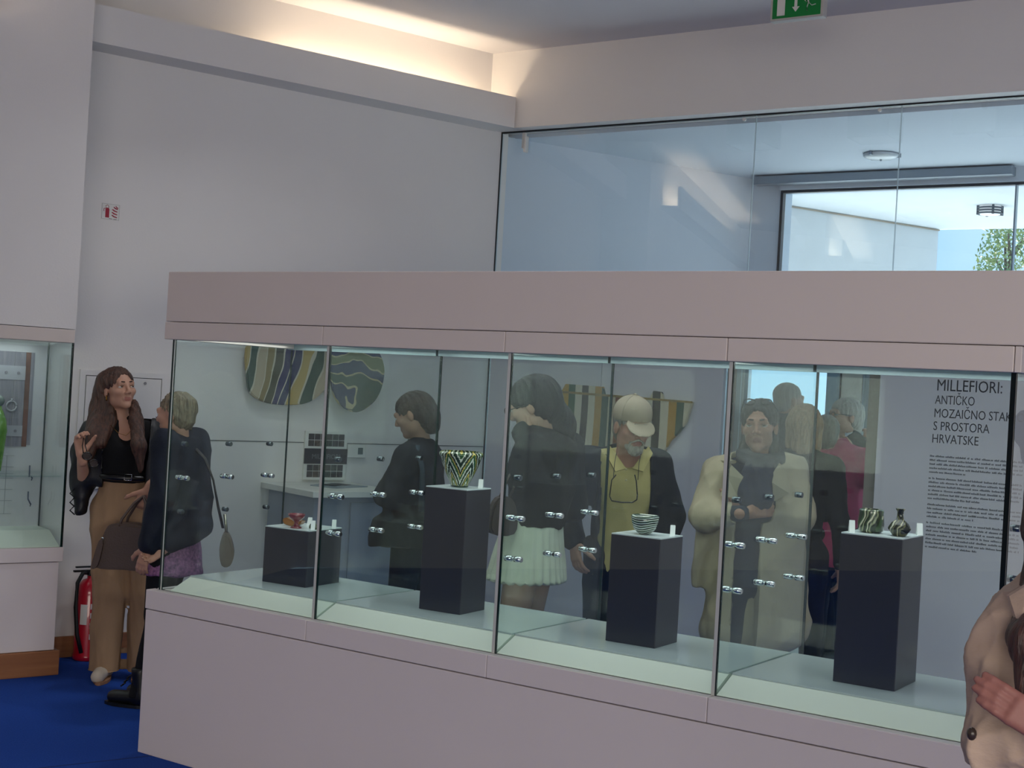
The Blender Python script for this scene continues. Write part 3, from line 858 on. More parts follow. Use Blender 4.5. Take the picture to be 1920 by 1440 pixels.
# leaflet boards
t = thing('picture_board', 'board with two photo grids around a dark MILLEFIORI band', 'board', 'L', (1.56, 0, 1.0))
p = MB(); p.box(-0.150, -0.018, -0.015, 0.150, 0.0, 0.288, bevel=0.002); p.build('backing', [WHITEP], t)
p = MB(); p.box(-0.153, -0.024, 0.085, 0.152, -0.018, 0.180); p.build('band', [mat('band_black', '#26262a', 0.5)], t)
me = text_mesh('MILLEFIORI', 0.042, 0.0004, 'CENTER'); link('lettering', me, [mat('band_grey_ink', '#7d7d84', 0.6)], t, loc=(0.0, -0.0245, 0.117))
tints = [mat('photo_tile_%d' % i, c, 0.5, vary=0.35, vscale=60) for i, c in enumerate(('#5b5450', '#6b625a', '#4b4a4c', '#746458', '#57605a'))]
for r0 in (0.192, 0.000):
    for j in range(2):
        for i in range(6):
            p = MB(); p.box(-0.128 + i * 0.043, -0.0195, r0 + 0.002 + j * 0.040, -0.128 + i * 0.043 + 0.040, -0.018, r0 + 0.002 + j * 0.040 + 0.037)
            p.build('photo_tile', [tints[(i * 3 + j * 2) % 5]], t)
# counter against the wall
t = thing('counter', 'white topped grey counter against the side wall', 'counter', 'L', (1.40, -0.005, 0))
p = MB(); p.box(-0.27, -0.63, 0.935, 0.36, 0.0, 0.970, bevel=0.003); p.build('worktop', [mat('counter_top', '#dcdcd6', 0.5)], t)
p = MB(); p.box(-0.22, -0.56, 0.0, 0.33, -0.01, 0.934, bevel=0.003); p.build('body', [mat('counter_grey', '#9aa2ae', 0.6)], t)
p = MB(); p.box(0.02, -0.575, 0.06, 0.31, -0.561, 0.90, bevel=0.002); p.build('door', [mat('counter_door', '#8e98a6', 0.6)], t)
t = thing('open_booklet', 'open grey booklet lying on the counter', 'booklet', 'L', (1.50, -0.30, 0.970), R_(20))
p = MB(); p.prism([(-0.15, 0.0), (0.15, 0.0), (0.15, 0.006), (0.05, 0.012), (0.0, 0.007), (-0.05, 0.012), (-0.15, 0.006)], -0.10, 0.10, 'y'); p.build('pages', [mat('booklet_page', '#8d98a0', 0.6)], t)
p = MB(); p.prism([(-0.11, 0.012), (0.05, 0.0135), (0.05, 0.015), (-0.11, 0.014)], -0.05, 0.05, 'y'); p.build('dark_photo', [mat('booklet_photo', '#3a4248', 0.5)], t)

# big shard pictures hung on the wall: thick cut-out boards
def cutout(name, label, outline, th, m, frame, loc, front=-0.03):
    t = thing(name, label, 'picture', frame, loc)
    p = MB(); p.prism(outline, front - th, front, 'y', bevel=0.006); p.build('board', [m], t)
    p = MB(); p.box(outline[0][0] * 0 - 0.03, front, 0.1, 0.03, 0.0, 0.2); p.build('wall_mount', [M_ALU], t)
    return t
def scurve(pts, n=5):
    """closed Catmull-Rom"""
    out = []
    N = len(pts)
    for i in range(N):
        p0, p1, p2, p3 = pts[i - 1], pts[i], pts[(i + 1) % N], pts[(i + 2) % N]
        for k in range(n):
            t = k / n
            out.append(tuple(0.5 * (2 * p1[q] + (p2[q] - p0[q]) * t + (2 * p0[q] - 5 * p1[q] + 4 * p2[q] - p3[q]) * t * t + (3 * p1[q] - p0[q] - 3 * p2[q] + p3[q]) * t ** 3) for q in (0, 1)))
    return out
M_SHARD1 = marble('shard_print_one', ['#2b3358', '#b79f5e', '#2b4a3a', '#b9aa8e', '#8f7f52', '#4a4a34', '#30305c'], 0.30, 9.0, rough=0.5, coat=0.2, stretch=(2.2, 2.2, 0.9), lines='#c9c3ae', detail=4.0)
M_SHARD2 = marble('shard_print_two', ['#1f2f56', '#b3a05c', '#1c2c54', '#3b5348', '#22365c', '#6f774e', '#24365a'], 0.6, 7.0, rough=0.5, kind='rings', coat=0.2, stretch=(1.5, 1.5, 1.3), lines='#b9ad86', detail=4.0)
o1 = scurve([(-0.27, 0.36), (-0.27, 0.14), (-0.23, 0.045), (-0.10, 0.0), (0.10, 0.005), (0.22, 0.06), (0.28, 0.16), (0.27, 0.36), (0.0, 0.42)])
cutout('shard_picture', 'left one of two big multicoloured glass shard pictures on the wall', o1, 0.03, M_SHARD1, 'L', (1.245, 0, 1.445))
o2 = scurve([(-0.20, 0.36), (-0.18, 0.16), (-0.12, 0.05), (0.0, 0.0), (0.12, 0.06), (0.18, 0.16), (0.19, 0.30), (0.10, 0.42), (-0.1, 0.42)])
cutout('shard_picture', 'right one of two big glass shard pictures, with a dark blue swirl', o2, 0.03, M_SHARD2, 'L', (1.715, 0, 1.415), front=-0.066)

# fire extinguisher
t = thing('fire_extinguisher', 'red fire extinguisher standing by the wall behind the woman', 'extinguisher', 'L', (0.075, -0.10, 0))
M_RED = mat('extinguisher_red', '#b01028', 0.3, vary=0.03, coat=0.5)
p = MB(); p.lathe([(0.070, 0), (0.078, 0.008), (0.078, 0.03), (0.074, 0.035), (0.074, 0.37), (0.066, 0.41), (0.045, 0.435), (0.022, 0.445), (0.022, 0.46)], 28); p.build('tank', [M_RED], t)
p = MB(); p.box(-0.02, -0.02, 0.46, 0.02, 0.02, 0.485, bevel=0.003); p.box(-0.10, -0.01, 0.482, 0.02, 0.01, 0.492); p.box(-0.09, -0.008, 0.505, 0.02, 0.008, 0.513); p.build('valve', [M_BLACK], t)
p = MB(); p.tube([(-0.02, 0, 0.475), (-0.06, -0.03, 0.48), (-0.095, -0.05, 0.43), (-0.100, -0.055, 0.30), (-0.085, -0.058, 0.15), (-0.06, -0.070, 0.05)], 0.011, 8); p.build('hose', [mat('rubber', '#0c0c0e', 0.6)], t)
p = MB()
for a0 in range(-150, -30, 12):
    pass
def arc_label(r, z0, z1, t0, t1):
    p = MB(); n = 8
    vs = [[(r * math.cos(R_(t0 + (t1 - t0) * i / n)), r * math.sin(R_(t0 + (t1 - t0) * i / n)), z) for i in range(n + 1)] for z in (z0, z1)]
    vv = [[p.bm.verts.new(v) for v in row] for row in vs]
    for i in range(n): p.bm.faces.new((vv[0][i], vv[0][i + 1], vv[1][i + 1], vv[1][i]))
    return p
arc_label(0.0752, 0.20, 0.31, -150, -120).build('pictogram_sheet', [WHITEP], t)
for z_ in (0.12, 0.18, 0.235, 0.285):
    arc_label(0.0754, z_, z_ + 0.03, -108, -62).build('printed_band', [mat('band_pale', '#d9c8cc', 0.5)], t)

# sensor in the top corner of the glass
t = thing('sensor', 'white motion sensor in the top corner of the glass wall', 'sensor', 'C', (-0.74, BW - 0.03, 3.20))
p = MB(); p.box(-0.012, 0.0, 0.03, 0.012, 0.024, 0.135, bevel=0.003); p.build('bracket', [WHITEP], t)
p = MB(); p.box(0.014, -0.02, 0.0, 0.034, 0.02, 0.11, bevel=0.006); p.build('housing', [WHITEP], t)

# exit sign hung from the ceiling
t = thing('exit_sign', 'green emergency exit sign hung from the ceiling', 'sign', 'C', (1.80, 2.18, 3.46), R_(0.0))
p = MB(); p.box(-0.135, 0.0, 0.0, 0.135, 0.05, 0.15, bevel=0.004); p.build('housing', [mat('sign_case', '#b9b4ae', 0.5)], t)
p = MB(); p.box(-0.122, -0.002, 0.010, 0.122, 0.0, 0.142); p.build('face', [mat('exit_green', '#0c7a34', 0.4, vary=0.02)], t)
M_EXW = mat('exit_white', '#d6d2cc', 0.4, vary=0.01)
p = MB(); p.box(-0.098, -0.004, 0.022, -0.058, -0.002, 0.108); p.build('door_symbol', [M_EXW], t)
p = MB(); p.prism([(-0.010, 0.110), (0.004, 0.110), (0.004, 0.058), (0.016, 0.058), (-0.003, 0.034), (-0.022, 0.058), (-0.010, 0.058)], -0.004, -0.002); p.build('arrow_symbol', [M_EXW], t)
p = MB()
def limb(pts, r):
    p.tube([(x, -0.003, z) for x, z in pts], r, 6, flat=0.3)
limb([(0.052, 0.108), (0.062, 0.072)], 0.011); limb([(0.062, 0.072), (0.055, 0.052), (0.056, 0.032)], 0.006)
limb([(0.062, 0.072), (0.078, 0.056), (0.098, 0.060)], 0.006); limb([(0.055, 0.104), (0.074, 0.100), (0.082, 0.088)], 0.005); limb([(0.050, 0.104), (0.040, 0.088), (0.050, 0.074)], 0.005)
p.ball((0.048, -0.003, 0.125), (0.010, 0.002, 0.010), 10)
p.build('runner_symbol', [M_EXW], t)
for s in (-0.09, 0.09):
    p = MB(); p.tube([(s, 0.025, 0.15), (s, 0.025, ZC - 3.46)], 0.006, 8); p.build('hanger_rod', [mat('sign_case', '#b9b4ae', 0.5)], t)

# ceiling lamps beyond the glass
def round_lamp(name, label, a, b, z, r, ringed):
    t = thing(name, label, 'lamp', 'C', (a, b, z))
    if ringed:
        for k in range(3):
            p = MB(); pts = [(r * math.cos(2 * PI * i / 28), r * math.sin(2 * PI * i / 28), -0.02 - k * 0.022) for i in range(29)]
            p.tube(pts, 0.007, 6); p.build('ring', [mat('lamp_ring', '#39434c', 0.4)], t)
        for k in range(4):
            p = MB(); an = k * PI / 2 + 0.5; p.box(-0.008, -0.008, -0.075, 0.008, 0.008, 0.0); p.build('strut', [mat('lamp_ring', '#39434c', 0.4)], t, loc=(r * math.cos(an), r * math.sin(an), 0))
        p = MB(); p.lathe([(0.03, -0.078), (r * 0.8, -0.072), (r * 0.86, -0.05), (r * 0.86, 0.0)], 28); p.build('shade', [mat('lamp_opal', '#eef2f4', 0.4, emit=0.5)], t)
    else:
        p = MB(); p.lathe([(0.02, -0.040), (r * 0.7, -0.034), (r * 0.97, -0.020), (r, -0.008), (r * 0.9, 0.0)], 32); p.build('shade', [mat('lamp_glass', '#c9d3da', 0.3)], t)
        p = MB(); p.ball((0, 0, -0.044), 0.008, 8); p.build('knob', [M_ALU], t)
        for k in range(3):
            an = k * 2 * PI / 3 + 0.3
            p = MB(); p.box(-0.012, -0.008, -0.026, 0.012, 0.008, 0.0); p.build('clip', [M_ALU], t, loc=(r * math.cos(an), r * math.sin(an), 0), rz=an)
round_lamp('ceiling_lamp', 'flat round glass lamp on the lobby ceiling', 1.247, 4.968, 3.326, 0.118, False)
round_lamp('ceiling_lamp', 'ringed dark round lamp on the terrace soffit', 1.342, 7.262, 3.30, 0.096, True)

# ================================================================== display panels in front of the glass wall
M_PANEL = mat('panel_white', '#d9d9e0', 0.6, vary=0.012, vscale=2)
t = thing('partition', 'white panel with the striped bowl picture left of the door', 'panel', 'C', (0, 3.55, 0))
for i, (x0, x1) in enumerate(((-0.84, 0.02), (0.024, 0.868))):
    p = MB(); p.box(x0, 0.0, 0.0, x1, 0.035, 2.0, bevel=0.002); p.build('board', [M_PANEL], t)
t = thing('information_board', 'white panel with exhibition text right of the door', 'panel', 'C', (0, 3.55, 0))
p = MB(); p.box(1.828, 0.0, 0.0, 3.60, 0.035, 2.0, bevel=0.002); p.build('board', [M_PANEL], t)
INK = mat('panel_ink', '#34363c', 0.7)
INKL = mat('panel_ink_light', '#4a4c52', 0.7)
for txt, z, size, m_, x, sx in (('MILLEFIORI:', 1.741, 0.089, INK, 2.144, 0.775), ('ANTIČKO', 1.668, 0.069, INKL, 2.141, 0.69), ('MOZAIČNO STAKLO', 1.595, 0.069, INKL, 2.138, 0.735), ('S PROSTORA', 1.525, 0.069, INKL, 2.138, 0.75), ('HRVATSKE', 1.456, 0.069, INKL, 2.134, 0.76)):
    me = text_mesh(txt, size, 0.0005); me.transform(Matrix.Diagonal((sx, 1, 1, 1))); link('lettering', me, [m_], t, loc=(x, -0.001, z))
# body copy too small to read: rows of word-sized marks, four paragraphs
rr = random.Random(3)
p = MB()
z = 1.378
for para in (5, 6, 4, 7):
    for ln in range(para):
        x = 2.130; xe = 2.62 if ln < para - 1 else 2.130 + rr.uniform(0.12, 0.40)
        while x < xe:
            wl = rr.choice((0.012, 0.022, 0.03, 0.038, 0.046, 0.055))
            k = x
            while k < min(x + wl, xe):
                hh = rr.choice((0.0075, 0.0075, 0.0105)); p.box(k, -0.0012, z, k + 0.0042, -0.0002, z + hh); k += 0.0062
            x += wl + 0.008
        z -= 0.0218
    z -= 0.012
p.build('body_text', [mat('panel_ink_grey', '#63666e', 0.7)], t)
# map silhouette at the right of the text
mp_ = scurve([(2.58, 1.64), (2.62, 1.66), (2.70, 1.62), (2.80, 1.66), (2.88, 1.60), (2.80, 1.54), (2.70, 1.50), (2.66, 1.42), (2.70, 1.34), (2.62, 1.38), (2.60, 1.46), (2.57, 1.50), (2.55, 1.58)], 3)
p = MB(); p.prism(mp_, -0.0012, -0.0002); p.build('map_print', [mat('map_blue', '#6c7890', 0.7)], t)

# cut-out picture of a ribbed bowl on the left panel
M_BOWLP = marble('bowl_print', ['#2b2a26', '#b8912c', '#1f5a3c', '#cfcab4', '#2a2620', '#d0c9ae', '#b48a28', '#1d4a33', '#c9c2a6', '#7a4a2c'], 0.40, 2.0, rough=0.5, coat=0.2, stretch=(1.5, 1.5, 0.5))
t = thing('bowl_picture', 'large cut out picture of a striped mosaic glass bowl behind the man', 'picture', 'C', (0.19, 3.545, 1.0))
prof = [(-0.50, 0.615), (-0.49, 0.56), (-0.46, 0.47), (-0.415, 0.41), (-0.35, 0.35), (-0.31, 0.25), (-0.24, 0.12), (-0.15, 0.03), (0.15, 0.03), (0.24, 0.12), (0.31, 0.25), (0.355, 0.35), (0.415, 0.41), (0.46, 0.47), (0.485, 0.56), (0.495, 0.600)]
p = MB(); p.prism(prof, -0.028, 0.004, 'y', bevel=0.004); p.build('board', [M_BOWLP], t)
p = MB(); p.prism([(-0.502, 0.610), (0.497, 0.592), (0.497, 0.604), (-0.502, 0.625)], -0.036, -0.024, 'y'); p.build('rim', [mat('rim_ochre', '#a08a4c', 0.5, vary=0.15, vscale=20)], t)
for x0, x1, zz in ((-0.44, -0.12, 0.618), (0.20, 0.30, 0.605)):
    p = MB(); p.prism([(x0, zz), (x1, zz - 0.006), (x1 - 0.02, zz + 0.045), (x0 + 0.03, zz + 0.05)], -0.030, -0.002, 'y'); p.build('far_rim', [M_BOWLP], t)
# ================================================================== people: smooth distance fields turned into one surface
class Field:
    def __init__(self):
        self.ops = []
    def cone(self, a, b, ra, rb, k=0.02, flat=1.0, sub=False):
        """round cone from a to b; flat squeezes it front to back (local y)"""
        self.ops.append(('cone', np.array(a, float), np.array(b, float), ra, rb, k, flat, sub)); return self
    def ell(self, c, r, k=0.02, R=None, sub=False):
        self.ops.append(('ell', np.array(c, float), np.array(r, float), k, R, sub)); return self
    def chain(self, pts, rs, k=0.02, flat=1.0):
        for i in range(len(pts) - 1):
            self.cone(pts[i], pts[i + 1], rs[i], rs[i + 1], k, flat)
        return self
    def cut(self, p, n):
        """keep the side opposite to n"""
        n = np.array(n, float); self.ops.append(('plane', np.array(p, float), n / np.linalg.norm(n))); return self
    def slab(self, c, h, R=None, k=0.0):
        """cut away a box"""
        self.ops.append(('box', np.array(c, float), np.array(h, float), R, k)); return self
    def bounds(self):
        lo, hi = np.full(3, 9.0), np.full(3, -9.0)
        for o in self.ops:
            if o[0] == 'cone' and not o[7]:
                r = max(o[3], o[4])
                lo = np.minimum(lo, np.minimum(o[1], o[2]) - r); hi = np.maximum(hi, np.maximum(o[1], o[2]) + r)
            elif o[0] == 'ell' and not o[5]:
                r = max(o[2]) if o[4] is not None else o[2]
                lo = np.minimum(lo, o[1] - r); hi = np.maximum(hi, o[1] + r)
        return lo, hi
    def evalgrid(self, xs, ys, zs):
        D = np.full((len(xs), len(ys), len(zs)), 0.5, np.float32)
        ax = (xs, ys, zs)
        for o in self.ops:
            if o[0] == 'plane':
                d = ((xs - o[1][0]) * o[2][0])[:, None, None] + ((ys - o[1][1]) * o[2][1])[None, :, None] + ((zs - o[1][2]) * o[2][2])[None, None, :]
                D = np.maximum(D, d.astype(np.float32)); continue
            if o[0] == 'cone':
                _, a, b, ra, rb, k, flat, sub = o
                r = max(ra, rb); lo = np.minimum(a, b) - r - k - 0.02; hi = np.maximum(a, b) + r + k + 0.02
            elif o[0] == 'ell':
                _, c, rad, k, R, sub = o
                r = np.full(3, max(rad)) if R is not None else rad
                lo, hi = c - r - k - 0.02, c + r + k + 0.02
            else:
                _, c, h, R, k = o; sub = True
                r = np.full(3, np.linalg.norm(h)); lo, hi = c - r - 0.02, c + r + 0.02
            sl = []
            for i in range(3):
                i0, i1 = np.searchsorted(ax[i], lo[i]), np.searchsorted(ax[i], hi[i])
                sl.append(slice(int(i0), int(i1)))
            if any(s.stop - s.start < 1 for s in sl): continue
            X, Y, Z = (ax[i][sl[i]].astype(np.float32) for i in range(3))
            X = X[:, None, None]; Y = Y[None, :, None]; Z = Z[None, None, :]
            if o[0] == 'cone':
                f = 1.0 / flat
                ba = (b - a) * np.array([1, f, 1]); L2 = float(ba @ ba) + 1e-9
                px, py, pz = X - a[0], (Y - a[1]) * f, Z - a[2]
                t = np.clip((px * ba[0] + py * ba[1] + pz * ba[2]) / L2, 0, 1)
                d = np.sqrt((px - t * ba[0]) ** 2 + (py - t * ba[1]) ** 2 + (pz - t * ba[2]) ** 2) - (ra + (rb - ra) * t)
                d = d * (0.5 + 0.5 * flat)
            elif o[0] == 'ell':
                px, py, pz = X - c[0], Y - c[1], Z - c[2]
                if R is not None:
                    q = [R[0, i] * px + R[1, i] * py + R[2, i] * pz for i in range(3)]
                else: q = [px, py, pz]
                k0 = np.sqrt((q[0] / rad[0]) ** 2 + (q[1] / rad[1]) ** 2 + (q[2] / rad[2]) ** 2) + 1e-6
                k1 = np.sqrt((q[0] / rad[0] ** 2) ** 2 + (q[1] / rad[1] ** 2) ** 2 + (q[2] / rad[2] ** 2) ** 2) + 1e-6
                d = k0 * (k0 - 1) / k1
            else:
                px, py, pz = X - c[0], Y - c[1], Z - c[2]
                if R is not None:
                    q = [R[0, i] * px + R[1, i] * py + R[2, i] * pz for i in range(3)]
                else: q = [px + 0 * Y + 0 * Z, py + 0 * X + 0 * Z, pz + 0 * X + 0 * Y]
                d = np.maximum(np.maximum(np.abs(q[0]) - h[0], np.abs(q[1]) - h[1]), np.abs(q[2]) - h[2])
            d = np.broadcast_to(d, (sl[0].stop - sl[0].start, sl[1].stop - sl[1].start, sl[2].stop - sl[2].start)).astype(np.float32)
            cur = D[sl[0], sl[1], sl[2]]
            kk = max(k, 1e-4)
            if sub:
                hh = np.clip(0.5 - 0.5 * (cur + d) / kk, 0, 1)
                D[sl[0], sl[1], sl[2]] = cur * (1 - hh) - d * hh + kk * hh * (1 - hh)
            else:
                hh = np.clip(0.5 + 0.5 * (cur - d) / kk, 0, 1)
                D[sl[0], sl[1], sl[2]] = cur * (1 - hh) + d * hh - kk * hh * (1 - hh)
        return D

def axis(lo, hi, step, fine=()):
    """grid line positions, with finer spacing inside the given (lo, hi, step) ranges"""
    out = [lo]
    while out[-1] < hi:
        x = out[-1]; s = step
        for a, b, f in fine:
            if a - step <= x <= b: s = min(s, f)
        out.append(x + s)
    return np.array(out)

def surface(D, xs, ys, zs):
    """naive surface nets"""
    S = D < 0
    nx, ny, nz = D.shape
    cnt = np.zeros((nx - 1, ny - 1, nz - 1), np.int8)
    corners = [(i, j, k) for i in (0, 1) for j in (0, 1) for k in (0, 1)]
    for i, j, k in corners:
        cnt += S[i:nx - 1 + i, j:ny - 1 + j, k:nz - 1 + k]
    act = (cnt > 0) & (cnt < 8)
    I, J, K = np.nonzero(act)
    idx = np.full(act.shape, -1, np.int32); idx[I, J, K] = np.arange(len(I))
    acc = np.zeros((len(I), 3)); num = np.zeros(len(I))
    for c0 in corners:
        for axx in range(3):
            if c0[axx] == 1: continue
            c1 = list(c0); c1[axx] = 1
            d0 = D[I + c0[0], J + c0[1], K + c0[2]]; d1 = D[I + c1[0], J + c1[1], K + c1[2]]
            m = (d0 < 0) != (d1 < 0)
            t = np.where(m, d0 / (d0 - d1 + 1e-12), 0)
            for q in range(3):
                acc[:, q] += np.where(m, c0[q] + (t if q == axx else 0), 0)
            num += m
    acc /= num[:, None]
    ax3 = (xs, ys, zs)
    V = np.empty_like(acc)
    for q, B in enumerate((I, J, K)):
        a_ = ax3[q]; V[:, q] = a_[B] + acc[:, q] * (a_[B + 1] - a_[B])
    faces = []
    # edges along x, y, z
    for axx in range(3):
        sl0 = [slice(1, -1)] * 3; sl0[axx] = slice(0, -1)
        sl1 = [slice(1, -1)] * 3; sl1[axx] = slice(1, None)
        a_, b_ = S[tuple(sl0)], S[tuple(sl1)]
        E = np.nonzero(a_ != b_)
        inside = a_[E]
        P = [E[0], E[1], E[2]]
        o1, o2 = [(1, 2), (2, 0), (0, 1)][axx]
        base = [P[q] + (0 if q == axx else 1) for q in range(3)]
        def cell(d1, d2):
            c = [base[0].copy(), base[1].copy(), base[2].copy()]
            c[o1] -= d1; c[o2] -= d2
            return idx[c[0], c[1], c[2]]
        q = np.stack([cell(1, 1), cell(0, 1), cell(0, 0), cell(1, 0)], 1)
        q[~inside] = q[~inside][:, ::-1]
        faces.append(q)
    F = np.concatenate(faces)
    return V, F[(F >= 0).all(1)]

def mesh_from(name, V, F):
    me = bpy.data.meshes.new(name)
    me.vertices.add(len(V)); me.vertices.foreach_set('co', np.ascontiguousarray(V, np.float32).ravel())
    me.loops.add(len(F) * 4); me.loops.foreach_set('vertex_index', np.ascontiguousarray(F, np.int32).ravel())
    me.polygons.add(len(F)); me.polygons.foreach_set('loop_start', np.arange(0, len(F) * 4, 4, dtype=np.int32))
    me.polygons.foreach_set('use_smooth', np.ones(len(F), bool))
    me.update(calc_edges=True)
    return me

def vnormals(V, F):
    n = np.cross(V[F[:, 2]] - V[F[:, 0]], V[F[:, 3]] - V[F[:, 1]])
    N = np.zeros_like(V)
    for q in range(4): np.add.at(N, F[:, q], n)
    return N / (np.linalg.norm(N, axis=1, keepdims=True) + 1e-9)

def relax(V, F, it=2, f=0.5):
    for _ in range(it):
        s = np.zeros_like(V); c = np.zeros(len(V))
        for q in range(4):
            np.add.at(s, F[:, q], V[F[:, (q + 1) % 4]]); np.add.at(c, F[:, q], 1)
            np.add.at(s, F[:, q], V[F[:, q - 1]]); np.add.at(c, F[:, q], 1)
        V = V + f * (s / np.maximum(c, 1)[:, None] - V)
    return V

def folds(V, N, amp, freq, seed=0, aniso=(1, 1, 0.45)):
    """cloth creases: ridged sum of slanted waves"""
    r = np.random.default_rng(seed)
    d = np.zeros(len(V))
    for i in range(5):
        k = r.normal(size=3) * np.array(aniso); k /= np.linalg.norm(k)
        ph = r.uniform(0, 6.28); fr = freq * (0.6 + 0.35 * i)
        w = np.sin(V @ k * fr + ph + 1.6 * np.sin(V @ r.normal(size=3) * 5 + ph))
        d += (1 - np.abs(w)) ** 1.5 / (1 + 0.6 * i) - 0.4
    return V + N * (d * amp)[:, None]

def field_obj(name, F_, mats, parent, step, fine=((), (), ()), rel=1, fold=None, fn=None, slot=None):
    lo, hi = F_.bounds(); lo = lo - 0.03; hi = hi + 0.03
    xs, ys, zs = (axis(lo[i], hi[i], step, fine[i]) for i in range(3))
    D = F_.evalgrid(xs, ys, zs)
    D[0], D[-1] = 0.5, 0.5; D[:, 0], D[:, -1] = 0.5, 0.5; D[:, :, 0], D[:, :, -1] = 0.5, 0.5
    V, F = surface(D, xs, ys, zs)
    if rel: V = relax(V, F, rel)
    if fold or fn:
        N = vnormals(V, F)
        if fold: V = folds(V, N, *fold)
        if fn: V = fn(V, N)
    if name is None: return V, F
    me = mesh_from(name, V, F)
    o = link(name, me, mats, parent)
    if slot is not None:
        c = V[F].mean(1)
        me.polygons.foreach_set('material_index', slot(c).astype(np.int32))
    return o

def rotm(yaw=0, pitch=0, roll=0):
    """head rotation: yaw turns left (positive) about z, pitch looks up, roll tips to own right"""
    return np.array(Euler((pitch, roll, yaw), 'XYZ').to_matrix())

SKINS = {}
def skin(tone):
    return mat('skin_' + tone.strip('#'), tone, 0.5, vary=0.04, vscale=12, bump=0.05, bscale=250, spec=0.4)
def cloth(name, c, c2=None, rough=0.85, bump=0.25, vscale=9, spec=0.25):
    return mat(name, c, rough, vary=0.08, vscale=vscale, bump=bump, bscale=300, col2=c2, spec=spec)
def hairm(name, c, c2):
    return mat(name, c, 0.45, col2=c2, vscale=22, stretch=(5, 5, 0.7), bump=0.5, bscale=55, spec=0.5)

